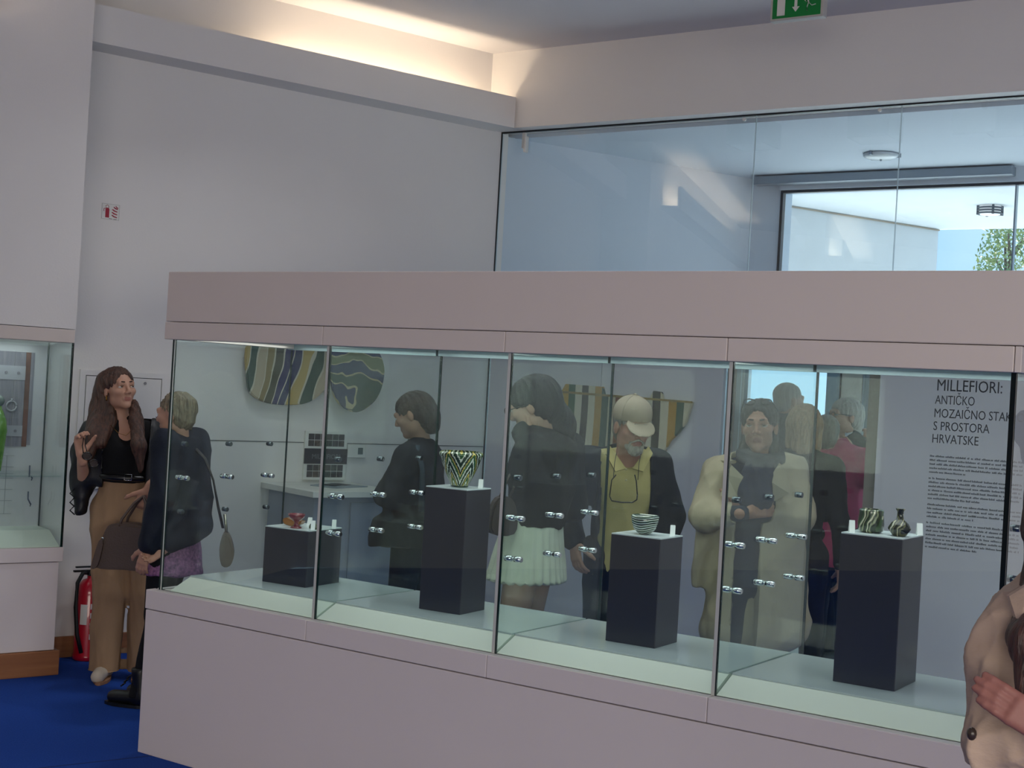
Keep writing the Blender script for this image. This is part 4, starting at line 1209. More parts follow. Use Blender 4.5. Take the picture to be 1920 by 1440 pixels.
class Person:
    def __init__(self, label, pos, h, face, build=1.0, group=None):
        """pos: world xy of the feet; face: degrees, 0 looks at the camera, 90 looks to the picture's right"""
        self.k = h / 1.70; self.h = h; self.b = build
        self.t = thing('person', label, 'person', 'W', (pos[0], pos[1], 0), math.radians(180 + face), group)
        self.ang = math.radians(180 + face); self.pos = Vector((pos[0], pos[1], 0))
        k = self.k
        J = dict(pelvis=(0, 0, .95), waist=(0, .0, 1.08), chest=(0, .0, 1.27), neck=(0, -.01, 1.43), head=(0, .02, 1.587),
                 shR=(.165, -.01, 1.385), shL=(-.165, -.01, 1.385), elR=(.215, -.03, 1.10), elL=(-.215, -.03, 1.10),
                 wrR=(.225, .03, .86), wrL=(-.225, .03, .86),
                 hipR=(.085, 0, .90), hipL=(-.085, 0, .90), knR=(.095, .02, .49), knL=(-.095, .02, .49), anR=(.10, -.01, .085), anL=(-.10, -.01, .085))
        self.J = {n: np.array(v) * k for n, v in J.items()}
        self.J['head'] = np.array([0, .02 * k, h - .113 * k])
        self.R = np.eye(3)
    def loc(self, v):
        """world point to local"""
        d = Vector(v) - self.pos
        d.rotate(Euler((0, 0, -self.ang)))
        return np.array(d)
    def px(self, x, y, Y):
        return self.loc(at(x, y, Y))
    def set(self, **kw):
        for n, v in kw.items(): self.J[n] = np.array(v, float)
        return self
    def head(self, yaw=0, pitch=0, roll=0):
        self.R = rotm(math.radians(yaw), math.radians(pitch), math.radians(roll)); return self
    def H(self, p):
        return self.J['head'] + self.R @ (np.array(p, float) * self.k)
    # ---- the body
    def body(self, tone, step=0.011, fine_head=0.0045, hands=True, male=False, hand_pose=None, lips='#8f5a54'):
        J, k, b = self.J, self.k, self.b
        F = Field()
        F.cone(J['pelvis'], J['waist'], .125 * k * b, .108 * k * b, .05, .72)
        F.cone(J['waist'], J['chest'], .105 * k * b, .130 * k * b, .05, .70)
        F.cone(J['chest'], J['neck'] * .8 + J['chest'] * .2, .125 * k * b, .055 * k, .05, .75)
        for s in 'RL':
            F.cone(J['neck'], J['sh' + s], .048 * k, .052 * k * b, .04)
            F.cone(J['sh' + s], J['el' + s], .047 * k * b, .037 * k * b, .02)
            F.cone(J['el' + s], J['wr' + s], .036 * k * b, .025 * k, .015)
            F.cone(J['hip' + s], J['kn' + s], .080 * k * b, .053 * k * b, .03)
            F.cone(J['kn' + s], J['an' + s], .052 * k * b, .034 * k, .02)
            a = J['an' + s]; a[2] = .085 * k
            F.cone(a + np.array([0, -.02, -.035]) * k, a + np.array([.012 * (1 if s == 'R' else -1), .13, -.05]) * k, .034 * k, .026 * k, .02)
        # head
        R, H = self.R, self.H
        F.cone(J['neck'] - np.array([0, 0, .02]) * k, H((0, -.018, -.05)), (.058 if male else .050) * k, (.055 if male else .047) * k, .03)
        e = lambda c, r, kk=.018, sub=False: F.ell(H(c), np.array(r) * k, kk * k, R, sub)
        e((0, -.012, .034), (.074, .094, .080))
        e((0, .034, -.028), (.058 if male else .055, .055, .074), .03)
        e((0, .068, -.092), (.024 if not male else .028, .022, .020), .025)
        for s in (-1, 1):
            e(((.042 if male else .036) * s, .020, -.062), (.022 if male else .020, .032, .026), .03)
            e((.040 * s, .062, -.018), (.024, .026, .020), .025)
            F.ell(H((.032 * s, .104, .008)), np.array((.018, .017, .012)) * k, .012 * k, R, True)
            e((.033 * s, .078, .006), (.0155, .0125, .0115), .004)
            e((.0745 * s, -.006, -.008), (.010, .018, .031), .008)
        F.cone(H((-.036, .083, .027)), H((.036, .083, .027)), .013 * k, .013 * k, .014 * k)
        nt_ = .0125 if male else .0100
        F.cone(H((0, .090, .018)), H((0, .112 if male else .109, -.022)), .0085 * k if male else .0072 * k, nt_ * k, .012 * k)
        for s in (-1, 1): e((.011 * s, .099, -.028), (.009, .012, .008), .006)
        F.cone(H((-.018, .0835, -.054)), H((.018, .0835, -.054)), .0058 * k, .0058 * k, .008 * k)
        F.cone(H((-.014, .0830, -.064)), H((.014, .0830, -.064)), .0066 * k, .0066 * k, .007 * k)
        hc = J['head']
        fine = tuple(((hc[i] - r_ * k, hc[i] + r_ * k, fine_head),) for i, r_ in ((0, .10), (1, .14), (2, .14)))
        V, Fc = field_obj(None, F, None, None, step, fine, 1)
        if hands:
            for s in 'RL':
                hp = (hand_pose or {}).get(s, {})
                if hp is None: continue
                v, f = self.hand(s, **hp)
                Fc = np.concatenate([Fc, f + len(V)]); V = np.concatenate([V, v])
        me = mesh_from('body', V, Fc)
        o = link('body', me, [skin(tone), mat('lips_' + lips.strip('#'), lips, 0.45, vary=0.03)], self.t)
        c = V[Fc].mean(1); q = ((c - hc) @ self.R) / k
        lip = (np.abs(q[:, 0]) < .019) & (q[:, 1] > .078) & (q[:, 2] < -.0485) & (q[:, 2] > -.0715) & (np.abs(q[:, 2] + .059) < .0125 * (1 - (q[:, 0] / .028) ** 2))
        me.polygons.foreach_set('material_index', lip.astype(np.int32))
        self.bodyo = o
        return o
    def hand(self, s, dirv=None, palm=None, curl=0.5, spread=0.12, thumb=0.6, step=0.0045, scale=1.0):
        """palm along dirv from the wrist, fingers curling towards the palm normal"""
        k = self.k * scale; J = self.J
        w = J['wr' + s]
        d = np.array(dirv if dirv is not None else (w - J['el' + s]), float); d /= np.linalg.norm(d)
        n = np.array(palm if palm is not None else (-1 if s == 'R' else 1, 0, 0), float); n -= d * (n @ d); n /= np.linalg.norm(n)
        side = np.cross(d, n) * (1 if s == 'R' else -1)      # towards the thumb
        F = Field()
        F.cone(w - d * .03 * k, w + d * .02 * k, .025 * k, .024 * k, .01)
        for t_ in (-1.2, -.4, .4, 1.2):
            F.cone(w + d * .015 * k + side * t_ * .012 * k, w + d * .088 * k + side * t_ * .0165 * k, .0145 * k, .0125 * k, .008)
        for i, t_ in enumerate((1.35, .45, -.45, -1.3)):
            L_ = (.078, .086, .080, .062)[i] * k
            p = w + d * .088 * k + side * t_ * .0172 * k
            ang = 0.25 * curl; fd = d + side * t_ * spread * .5
            fd /= np.linalg.norm(fd)
            for j, (fr, r0, r1) in enumerate(((.44, .0098, .009), (.32, .009, .0082), (.24, .0082, .007))):
                ang_ = ang + curl * (j + .3) * .85
                v = fd * math.cos(ang_) + n * math.sin(ang_)
                q = p + v * L_ * fr
                F.cone(p, q, r0 * k, r1 * k, .003)
                p = q
        p = w + d * .025 * k + side * .022 * k
        for j, (L_, r0, r1) in enumerate(((.045, .016, .0125), (.034, .0115, .0105), (.026, .0105, .008))):
            v = d * (.75 - .05 * j) + side * (.75 - thumb * .45 * j) + n * thumb * (.35 + .3 * j)
            v /= np.linalg.norm(v)
            q = p + v * L_ * k; F.cone(p, q, r0 * k, r1 * k, .005); p = q
        V, Fc = field_obj(None, F, None, None, step, ((), (), ()), 1)
        return V, Fc
    def eyes(self, iris='#3a2a20', look=(0, 0), lid=None):
        k = self.k
        for s in (-1, 1):
            p = MB()
            c = self.H((.033 * s, .0795, .006))
            p.ball((0, 0, 0), .0122 * k, 14, m=0)
            for v_ in p.bm.verts:
                u_ = self.R.T @ np.array(v_.co); u_ *= np.array([1.25, 1.0, .80]); v_.co = Vector(self.R @ u_)
            o = p.build('eye', [mat('eye_white', '#cfc8c2', 0.25, vary=0.02), mat('iris_' + iris.strip('#'), iris, 0.2)], self.t, loc=c)
            fw = self.R @ np.array((math.sin(math.radians(look[0])), math.cos(math.radians(look[0])), math.tan(math.radians(look[1]))))
            fw /= np.linalg.norm(fw)
            me = o.data
            for pl in me.polygons:
                if np.array(pl.center) @ fw > .0122 * k * .82: pl.material_index = 1
    def brows(self, m, th=.0035, z=.030):
        k = self.k
        for s in (-1, 1):
            p = MB()
            p.tube([self.H((.014 * s, .0965, z + .0005)), self.H((.030 * s, .0945, z + .003)), self.H((.047 * s, .081, z - .001))], [th * k, th * 1.1 * k, th * .5 * k], 6)
            p.build('eyebrow', [m], self.t)
            p = MB()
            p.tube([self.H((.019 * s, .0905, .009)), self.H((.032 * s, .0945, .0135)), self.H((.046 * s, .084, .009))], [.0012 * k, .0019 * k, .0012 * k], 6)
            p.build('eyelash', [m], self.t)
    # ---- clothes
    def top(self, name, m, t=.014, hem=None, sleeve=1.0, neck=.06, step=0.012, fold=(.006, 26, 1), flat=.80, cuffs=None, open_front=None, arms='RL', extra=None, neckpt=None, ring=0.0, late=None):
        """shirt or jacket: torso and sleeves, cut at the hem and the neck"""
        J, k, b = self.J, self.k, self.b
        F = Field()
        hemz = (.86 if hem is None else hem)
        F.cone(J['pelvis'] + (J['pelvis'] - J['waist']) * 1.2, J['waist'], .135 * k * b + t, .116 * k * b + t, .06, flat)
        F.cone(J['waist'], J['chest'], .116 * k * b + t, .138 * k * b + t, .06, flat)
        F.cone(J['chest'], J['neck'] * .75 + J['chest'] * .25, .135 * k * b + t, .062 * k + t, .06, flat)
        if ring: F.cone(J['neck'] - np.array([0, 0, .015]), J['neck'] + np.array([0, .0, .03]) * k, ring, ring * .92, .02)
        if extra: extra(F)
        up = (J['chest'] - J['pelvis']); up = up / np.linalg.norm(up)
        F.cut(np.array([J['pelvis'][0], J['pelvis'][1], hemz]), (0, 0, -1))
        for s in 'RL':
            F.cone(J['neck'] * .93 + J['sh' + s] * .07, J['sh' + s], .052 * k + t, .054 * k * b + t, .05)
            if s in arms:
                e_ = J['sh' + s] + (J['el' + s] - J['sh' + s]) * min(1, sleeve * 2)
                F.cone(J['sh' + s], e_, .054 * k * b + t, .046 * k * b + t, .03)
                if sleeve > .5:
                    w_ = J['el' + s] + (J['wr' + s] - J['el' + s]) * (sleeve - .5) * 2
                    F.cone(J['el' + s], w_, .046 * k * b + t, .034 * k * b + t * .9, .025)
        if late: late(F)
        np_ = J['neck'] + np.array([0, .045, .035]) * k if neckpt is None else neckpt
        if neck: F.ell(np_, np.array((neck, neck, neck * 1.1)) * k, .004, None, True)
        if open_front:
            for c, h, R in open_front: F.slab(c, h, R)
        return field_obj(name, F, m, self.t, step, ((), (), ()), 1, fold)
    def trousers(self, m, t=.014, wide=1.0, top=None, step=0.014, fold=(.005, 22, 4), hemz=.045, name='trousers'):
        J, k, b = self.J, self.k, self.b
        F = Field()
        F.cone(J['pelvis'] + np.array([0, 0, .09]) * k, J['pelvis'] - np.array([0, 0, .03]) * k, .118 * k * b + t, .135 * k * b + t, .05, .78)
        for s in 'RL':
            F.cone(J['hip' + s], J['kn' + s], .088 * k * b + t, (.060 * wide) * k * b + t, .03)
            an = J['an' + s].copy(); an[2] = max(.0, hemz)
            F.cone(J['kn' + s], an, (.060 * wide) * k * b + t, (.050 * wide * wide) * k * b + t, .02)
        F.cut((0, 0, J['pelvis'][2] + (.11 if top is None else top) * k), (0, 0, 1)); F.cut((0, 0, hemz), (0, 0, -1))
        return field_obj(name, F, m, self.t, step, ((), (), ()), 1, fold)
    def skirt(self, name, m, z0, z1, r0, r1, flat=.8, pleats=0, step=0.012, fold=(.004, 22, 5), off=(0, 0)):
        J = self.J; F = Field()
        c = J['pelvis']
        a = np.array([c[0], c[1], z0]); b_ = np.array([c[0] + off[0], c[1] + off[1], z1])
        d = (b_ - a)
        F.cone(a - d * .0, b_ + d * .15, r0, r1, .02, flat); F.cut((0, 0, z0), (0, 0, 1)); F.cut((0, 0, z1), (0, 0, -1))
        fn = None
        if pleats:
            def fn(V, N):
                an = np.arctan2(V[:, 1] - c[1], V[:, 0] - c[0]); w = np.clip((z0 - V[:, 2]) / (z0 - z1), 0, 1)
                return V + N * (np.abs(np.sin(an * pleats / 2)) * .014 * w - .007)[:, None]
        return field_obj(name, F, m, self.t, step, ((), (), ()), 1, fold, fn)
    def shoes(self, m, tall=.0, sole=None, name='shoe'):
        k = self.k
        for s in 'RL':
            a = self.J['an' + s]; F = Field()
            sx = 1 if s == 'R' else -1
            F.cone((a[0], a[1] - .03 * k, .045), (a[0] + .012 * sx, a[1] + .15 * k, .036), .042 * k, .036 * k, .03)
            F.cone((a[0], a[1] - .02 * k, .05), (a[0], a[1], .09 + tall), .044 * k, .046 * k, .03)
            F.cut((0, 0, .012), (0, 0, -1)); F.cut((0, 0, .10 + tall), (0, 0, 1))
            field_obj(name, F, m, self.t, .010, ((), (), ()), 1)
            p = MB(); out = [(a[0] + (.044 if abs(q) < .6 else .036) * math.cos(an_) * k * (1.0), a[1] + .06 * k + .135 * k * math.sin(an_)) for an_ in np.linspace(0, 2 * PI, 18)[:-1] for q in (math.sin(an_),)]
            p.prism(out, 0.001, 0.016, 'z'); p.build('sole', [sole or M_BLACK], self.t)
    # ---- hair
    def hair(self, m, style='short', step=0.007, fold=None, extra=None, vol=1.0, face_cut=True, fringe=0.0, recede=0.0):
        k, R, H = self.k, self.R, self.H
        F = Field()
        e = lambda c, r, kk=.02, sub=False: F.ell(H(c), np.array(r) * k, kk * k, R, sub)
        e((0, -.016, .040), (.082 * vol, .103 * vol, .086 * vol))
        if style == 'short':
            e((0, -.05, -.03), (.066 * vol, .055 * vol, .06), .03)
        elif style == 'bob':
            for s in (-1, 1): F.cone(H((.062 * s, -.01, .02)), H((.066 * s, -.012, -.10)), .034 * k * vol, .026 * k * vol, .03 * k)
            F.cone(H((0, -.065, .02)), H((0, -.062, -.10)), .062 * k * vol, .055 * k * vol, .03 * k)
        elif style == 'tied':
            e((0, -.055, -.02), (.060, .05, .05), .03)
        elif style == 'long':
            for s in (-1, 1): F.cone(H((.058 * s, -.015, .03)), H((.066 * s, -.03, -.10)), .036 * k, .036 * k, .03 * k)
            F.cone(H((0, -.06, .02)), H((0, -.07, -.22)), .066 * k, .06 * k, .03 * k)
        if extra: extra(F, H, k)
        if face_cut:
            # open the face
            e((0, .105, -.045 + recede), (.060, .075, .098), .012, True)
            for s in (-1, 1):
                if style in ('short', 'tied'): e((.085 * s, .035, -.045), (.05, .045, .055), .01, True)
        def strands(V, N):
            q = ((V - self.J['head']) @ R) / k
            an = np.arctan2(q[:, 0], -q[:, 1] + .02)
            d = np.sin(an * 46 + 9 * q[:, 2] + 2 * np.sin(q[:, 2] * 30)) * .0016 + np.sin(an * 17 + q[:, 2] * 14) * .0022
            return V + N * d[:, None]
        return field_obj('hair', F, m, self.t, step, ((), (), ()), 1, fold, strands)
# ------------------------------------------------------------------ woman at the left
BLK = cloth('black_leather', '#14151a', rough=0.45, spec=0.5, bump=0.15)
def xy(px, py, Y):
    v = at(px, py, Y); return (v.x, v.y)
P = Person('woman with long brown hair and beige trousers beside the left case', xy(222, 1272, 7.15), 1.63, 8)
q = P.px
P.set(head=q(222, 730, 7.10), neck=q(230, 800, 7.14), chest=q(230, 845, 7.12), waist=q(230, 893, 7.12), pelvis=q(234, 935, 7.13),
      shR=q(176, 815, 7.14), shL=q(283, 812, 7.14), elR=q(158, 905, 7.10), wrR=q(153, 856, 6.92), elL=q(302, 890, 7.12), wrL=q(277, 918, 6.93),
      hipR=q(204, 955, 7.13), hipL=q(264, 955, 7.13), knR=q(204, 1110, 7.10), knL=q(276, 1110, 7.12), anR=q(196, 1248, 7.12), anL=q(266, 1246, 7.18))
P.head(38, 8, 4)
P.body('#c0927c', .010, .0042, hand_pose={'R': dict(dirv=P.px(148, 820, 6.90) - P.J['wrR'], palm=(-.6, .5, -.4), curl=.9, thumb=.7), 'L': dict(dirv=P.px(262, 945, 6.93) - P.J['wrL'], palm=(.1, -1, .2), curl=1.9)}, lips='#a4685c')
P.eyes('#3a2a1e', look=(-10, 2)); HB = hairm('long_brown_hair', '#5c3c2e', '#2c1d16'); P.brows(mat('brow_dark', '#2a1d17', 0.7))
def lock(F, H, k):
    c = lambda pts, rs: F.chain([np.array(a_) for a_ in pts], rs, .02)
    c([H((.055, -.03, .05)), P.px(188, 765, 7.10), P.px(176, 815, 7.02), P.px(168, 862, 6.98)], [.050, .052, .045, .018])
    c([H((.03, -.05, .0)), P.px(203, 790, 7.08), P.px(190, 830, 7.00)], [.050, .045, .03])
    c([H((-.066, .01, .02)), P.px(256, 790, 7.05), P.px(260, 835, 6.98), P.px(264, 882, 6.98)], [.020, .034, .036, .014])
    c([H((0, -.06, .0)), P.px(225, 800, 7.24), P.px(225, 840, 7.26)], [.055, .06, .04])
P.hair(HB, 'tied', .007, extra=lock, recede=.032)
P.top('tank_top', cloth('black_jersey', '#0c0d11', rough=0.8), .012, hem=1.02, sleeve=.0, neck=.118, arms='', neckpt=P.px(238, 788, 6.98), fold=(.003, 24, 1))
P.trousers(mat('beige_trousers', '#a98a6c', 0.85, col2='#977b60', vscale=9, bump=0.6, bscale=12, stretch=(1.4, 1.4, .5), spec=0.25), .022, 1.18, fold=(.008, 20, 4), hemz=.035, step=.010)
P.shoes(mat('cream_leather', '#cfc2b2', 0.5), sole=mat('tan_sole', '#a3785a', 0.6))
# belt
p = MB(); c0 = P.J['pelvis'].copy(); zb = float(P.px(232, 893, 7.1)[2])
pts = [(c0[0] + .150 * math.cos(a_), c0[1] + .004 + .120 * math.sin(a_), zb - .002) for a_ in np.linspace(0, 2 * PI, 33)]
p.tube(pts, .0165, 8, flat=1.0, up=(0, 0, 1)); bl = p.build('belt', [mat('belt_black', '#0a0a0c', 0.35)], P.t)
p = MB(); bq = P.px(240, 895, 6.99)
p.tube([bq + np.array([.018 * sx, 0, .015 * sz]) for sx, sz in ((-1, -1), (1, -1), (1, 1), (-1, 1), (-1, -1))], .0022, 6); p.build('buckle', [M_CHROME], bl)
# leather jacket over the shoulders: shoulders, back and two hanging sleeves
def jk(F):
    for pts, rs in (([P.px(176, 808, 7.16), P.px(158, 850, 7.14), P.px(153, 910, 7.10), P.px(150, 955, 7.08)], [.072, .075, .062, .040]),
                    ([P.px(283, 808, 7.16), P.px(296, 850, 7.14), P.px(301, 905, 7.12), P.px(300, 950, 7.10)], [.072, .070, .060, .045])):
        F.chain(pts, rs, .04)
    F.cone(P.px(176, 840, 7.10), P.px(170, 895, 7.06), .062, .05, .04)
    F.cone(P.px(283, 840, 7.10), P.px(285, 900, 7.06), .055, .05, .04)
gap = P.px(231, 850, 6.95); gap2 = P.px(226, 800, 7.0)
P.top('jacket', BLK, .026, hem=float(P.px(230, 915, 7.08)[2]), sleeve=0, neck=.085, arms='', late=jk, fold=(.008, 22, 9), neckpt=P.px(228, 785, 7.08),
      open_front=[(gap, np.array([.100, .20, .40]), None)])
for (bx, by, bY) in ((294, 782, 7.06), (300, 808, 7.05)):
    p = MB(); p.ball(P.px(bx, by, bY), .006, 8); p.build('jacket_stud', [M_CHROME], P.t)
p = MB()
for i, y_ in enumerate((925, 942, 957)):
    p.tube([P.px(140, y_ - 9, 7.04), P.px(131, y_, 7.03), P.px(140, y_ + 8, 7.04)], .004, 6)
p.build('sleeve_fringe', [BLK], P.t)
p = MB(); e0 = P.H((.075, .002, -.045)); p.tube([e0 + np.array([0, .012 * math.cos(a_), .012 * math.sin(a_)]) for a_ in np.linspace(0, 2 * PI, 13)], .003, 6); p.build('earring', [mat('gold', '#c59a4a', 0.25, metal=1.0)], P.t)
p = MB(); p.tube([P.px(207, 797, 7.03), P.px(222, 812, 7.0), P.px(236, 817, 6.99), P.px(247, 806, 7.02)], .0012, 5); p.build('necklace', [mat('gold', '#c59a4a', 0.25, metal=1.0)], P.t)
W1 = P
# her handbag
hb = at(240, 1066, 6.86)
t = thing('handbag', 'brown leather handbag hanging from the left woman\'s hand', 'bag', 'W', (hb.x, hb.y, hb.z), R_(-4))
M_BAG = mat('bag_leather', '#5a4a42', 0.5, vary=0.06, bump=0.15, bscale=120)
p = MB(); p.prism(scurve([(-0.150, 0.005), (-0.135, 0.10), (-0.100, 0.205), (-0.05, 0.225), (0.06, 0.225), (0.105, 0.205), (0.135, 0.10), (0.145, 0.005), (0.0, 0.0)], 4), -0.065, 0.065, 'y', bevel=0.012); p.build('bag_body', [M_BAG], t)
for yy in (-0.05, 0.05):
    p = MB(); hx, hz = 0.062, 0.365
    p.tube([(-0.045, yy, 0.19), (-0.030, yy * .9, 0.25), (0.02, yy * .5, 0.33), (0.058, yy * .2, hz), (0.075, yy * .3, 0.33), (0.078, yy * .8, 0.26), (0.080, yy, 0.19)], 0.007, 8); p.build('handle', [M_BAG], t)
p = MB(); p.prism(scurve([(-0.125, 0.14), (-0.105, 0.13), (-0.125, 0.02), (-0.155, 0.0), (-0.150, 0.05)], 3), -0.085, -0.070, 'y'); p.build('tassel', [M_BAG], t)
p = MB(); p.tube([(-0.118, -0.075, 0.155), (-0.108, -0.075, 0.155), (-0.112, -0.078, 0.13)], 0.004, 6); p.build('buckle', [M_CHROME], t)
# sunglasses dangling from her right hand
sg = at(163, 855, 6.86)
t = thing('sunglasses', 'dark sunglasses dangling from the left woman\'s raised hand', 'sunglasses', 'W', (sg.x, sg.y, sg.z), R_(25))
M_SG = mat('sunglass_black', '#16120f', 0.2)
for sx, dz in ((0.0, 0.0), (0.035, -0.035)):
    p = MB(); p.tube([(sx + 0.022 * math.cos(a_), 0, dz + 0.019 * math.sin(a_)) for a_ in np.linspace(0, 2 * PI, 15)], 0.003, 6); p.build('rim', [M_SG], t)
    p = MB(); p.prism([(sx + 0.02 * math.cos(a_), dz + 0.017 * math.sin(a_)) for a_ in np.linspace(0, 2 * PI, 14)[:-1]], -0.001, 0.001); p.build('lens', [mat('lens_brown', '#33241c', 0.1)], t)
for pts in ([(-0.018, 0, 0.012), (-0.022, 0.02, 0.05), (-0.018, 0.02, 0.09)], [(0.0, 0, 0.018), (-0.008, 0.02, 0.05), (-0.012, 0.02, 0.085)]):
    p = MB(); p.tube(pts, 0.0028, 6); p.build('temple', [M_SG], t)

# ------------------------------------------------------------------ short haired woman at the case end
P = Person('short haired woman in a navy jacket at the left end of the case', xy(308, 1316, 6.62), 1.55, -103)
q = P.px
P.set(head=q(331, 778, 6.62), neck=q(338, 858, 6.63))
P.J['knR'] = q(300, 1140, 6.6); P.J['anR'] = q(262, 1275, 6.55); P.J['anL'] = q(300, 1290, 6.72)
P.J['elR'] = q(375, 985, 6.50); P.J['wrR'] = q(320, 1020, 6.46)
P.head(0, -4, 0)
P.body('#b88c78', .011, .005, hands=True)
P.eyes(); P.hair(hairm('short_sandy_hair', '#9a8a70', '#5c5140'), 'short', vol=1.06, fold=(.006, 70, 3)); P.brows(mat('brow_sandy', '#6a5a48', 0.7))
NAVY = cloth('navy_jacket', '#1c2230', '#161b28', rough=0.7)
def coll(F):
    F.cone(P.J['neck'] - np.array([0, .01, .02]), P.J['neck'] + np.array([0, -.03, .02]), .078, .070, .03)
P.top('jacket', NAVY, .030, hem=.86, sleeve=.98, neck=.07, fold=(.008, 22, 3), extra=coll)
PINK = mat('pink_sequin', '#a8709c', 0.45, col2='#5d3a64', vscale=70, bump=0.4, bscale=200)
P.skirt('tunic', PINK, .93, .63, .130, .178, .9, fold=(.006, 30, 3))
P.trousers(cloth('black_trousers', '#14151a'), .010, 1.0, top=.02)
P.shoes(mat('black_boot', '#0d0e10', 0.4), tall=.09)
p = MB()
for i in range(3): p.tube([P.J['anR'] + np.array([-.02 + .0, .055 + .015 * i, .06 - .02 * i]), P.J['anR'] + np.array([.03, .06 + .015 * i, .065 - .02 * i])], .004, 6)
p.build('boot_lace', [M_BLACK], P.t)
for (bx, by) in ((350, 832),):
    p = MB(); p.ball(P.px(bx, by, 6.48), .007, 8); p.build('jacket_stud', [M_CHROME], P.t)
bag = at(424, 1058, 6.60)
t = thing('shoulder_bag', 'brown shoulder bag on a long strap behind the navy jacket', 'bag', 'W', (bag.x, bag.y, bag.z), R_(10))
p = MB(); p.prism(scurve([(-0.02, 0.0), (-0.035, 0.08), (-0.02, 0.15), (0.01, 0.14), (0.035, 0.06), (0.02, 0.0)], 3), -0.06, 0.06, 'y', bevel=0.01); p.build('bag_body', [mat('bag_taupe', '#6b5c54', 0.5, vary=0.05)], t)
p = MB(); p.tube([(-0.005, 0, 0.13), (-0.012, 0, 0.19), (-0.02, 0, 0.24)], 0.007, 8); p.build('clasp', [mat('brass_pale', '#b8b0a0', 0.3, metal=0.8)], t)
st = [Vector(at(*c_)) - bag for c_ in ((418, 990, 6.60), (409, 950, 6.58), (400, 900, 6.56), (385, 860, 6.56), (366, 840, 6.60))]
st = [Vector((v.x * math.cos(-R_(10)) - v.y * math.sin(-R_(10)), v.x * math.sin(-R_(10)) + v.y * math.cos(-R_(10)), v.z)) for v in st]
p = MB(); p.tube(st, 0.012, 8, flat=0.4); p.build('strap', [mat('strap_dark', '#3a3638', 0.6)], t)

# ------------------------------------------------------------------ woman in the grey coat behind the second bay
P = Person('dark haired woman in a charcoal coat seen from behind beside the counter', xy(765, 1240, 7.02), 1.60, -112)
q = P.px
P.set(head=q(775, 778, 6.98), neck=q(795, 852, 7.02), chest=q(785, 905, 7.0), waist=q(776, 975, 7.0),
      shL=q(768, 858, 6.88), shR=q(805, 862, 7.18), elL=q(728, 925, 6.86), wrL=q(722, 930, 7.05), elR=q(812, 960, 7.2), wrR=q(775, 975, 7.25))
P.head(8, -22, 0)
P.body('#a87f6c', .012, .0055)
P.eyes(); HD = hairm('dark_brown_hair', '#3a2c26', '#1c1512')
P.hair(HD, 'tied', extra=lambda F, H, k: (F.ell(H((0, -.085, -.045)), (.055, .05, .075), .03, None), F.cone(H((.02, -.06, .03)), H((.0, -.085, -.10)), .06, .03, .03)))
COAT = cloth('charcoal_coat', '#2c2d33', '#232329')
def cx(F):
    F.cone(P.J['waist'], P.px(752, 1010, 7.0), .150, .190, .05, .9)
    F.cone(P.px(800, 848, 7.02), P.px(785, 838, 6.98), .070, .065, .03)
P.top('coat', COAT, .032, hem=.78, sleeve=1.0, neck=.05, fold=(.009, 20, 6), extra=cx)
P.trousers(cloth('dark_jeans', '#161d2e'), .012, 1.05)
P.shoes(M_BLACK)
p = MB(); p.tube([P.px(783, 815 + 20, 6.85), P.px(792, 880, 6.82), P.px(790, 960, 6.80)], .016, 6, flat=.4); p.build('scarf_strap', [cloth('teal_strap', '#3d4852')], P.t)

# ------------------------------------------------------------------ tall woman with glasses and white skirt
P = Person('tall woman in glasses, black jacket and pale pleated skirt', xy(968, 1330, 5.97), 1.72, -112)
q = P.px
P.set(head=q(1000, 762, 5.91), neck=q(1030, 838, 5.97), chest=q(1018, 890, 5.97), waist=q(1008, 955, 5.97), pelvis=q(1000, 1000, 5.97),
      shL=q(1000, 850, 5.81), shR=q(1062, 842, 6.11), elL=q(984, 890, 5.84), wrL=q(1000, 822, 5.86), elR=q(1070, 945, 6.15), wrR=q(1030, 960, 6.19))
for n_ in ('hipR', 'hipL'): P.J[n_] = P.J[n_] + (P.J['pelvis'] - np.array([0, 0, .95 * P.k])) * np.array([1, 1, 0])
P.head(6, -20, 0)
P.body('#b08a78', .012, .005, hand_pose={'L': dict(dirv=P.px(994, 780, 5.88) - P.J['wrL'], palm=(0, .2, -.3), curl=.9), 'R': {}})
P.eyes(); P.brows(mat('brow_dark', '#2a1d17', 0.7))
def volume(F, H, k):
    F.cone(H((0, -.05, .02)), P.px(1050, 800, 5.97), .075, .062, .04)
    F.cone(P.px(1050, 790, 5.97), P.px(1062, 850, 5.99), .06, .035, .04)
P.hair(hairm('black_hair', '#27262a', '#121214'), 'tied', extra=volume, vol=1.08)
p = MB()
for s in (-1, 1):
    p.tube([P.H((.033 * s + .024 * math.cos(a_), .112, .004 + .020 * math.sin(a_))) for a_ in np.linspace(0, 2 * PI, 15)], .002, 6)
    p.tube([P.H((.057 * s, .110, .008)), P.H((.076 * s, .06, .010)), P.H((.078 * s, -.01, .008))], .002, 6)
p.tube([P.H((-.01, .113, .006)), P.H((.01, .113, .006))], .002, 6)
p.build('glasses', [mat('glasses_black', '#101012', 0.3)], P.t)
JK = cloth('black_wool', '#1d1e22', '#17181b')
def jx(F):
    F.cone(P.px(1042, 850, 5.97), P.px(985, 812, 5.89), .085, .062, .04)
P.top('jacket', JK, .036, hem=1.02, sleeve=1.0, neck=.05, fold=(.009, 20, 8), extra=jx)
P.skirt('skirt', cloth('pale_skirt', '#d8d8c8', '#c4c4b4'), 1.10, .79, .150, .215, .85, pleats=26, fold=(.003, 20, 5), off=(0, .02))
P.shoes(M_BLACK)
bgp = at(940, 1000, 5.80)
t = thing('brown_bag', 'dark brown bag hanging beside the pale skirt', 'bag', 'W', (bgp.x, bgp.y, bgp.z), R_(20))
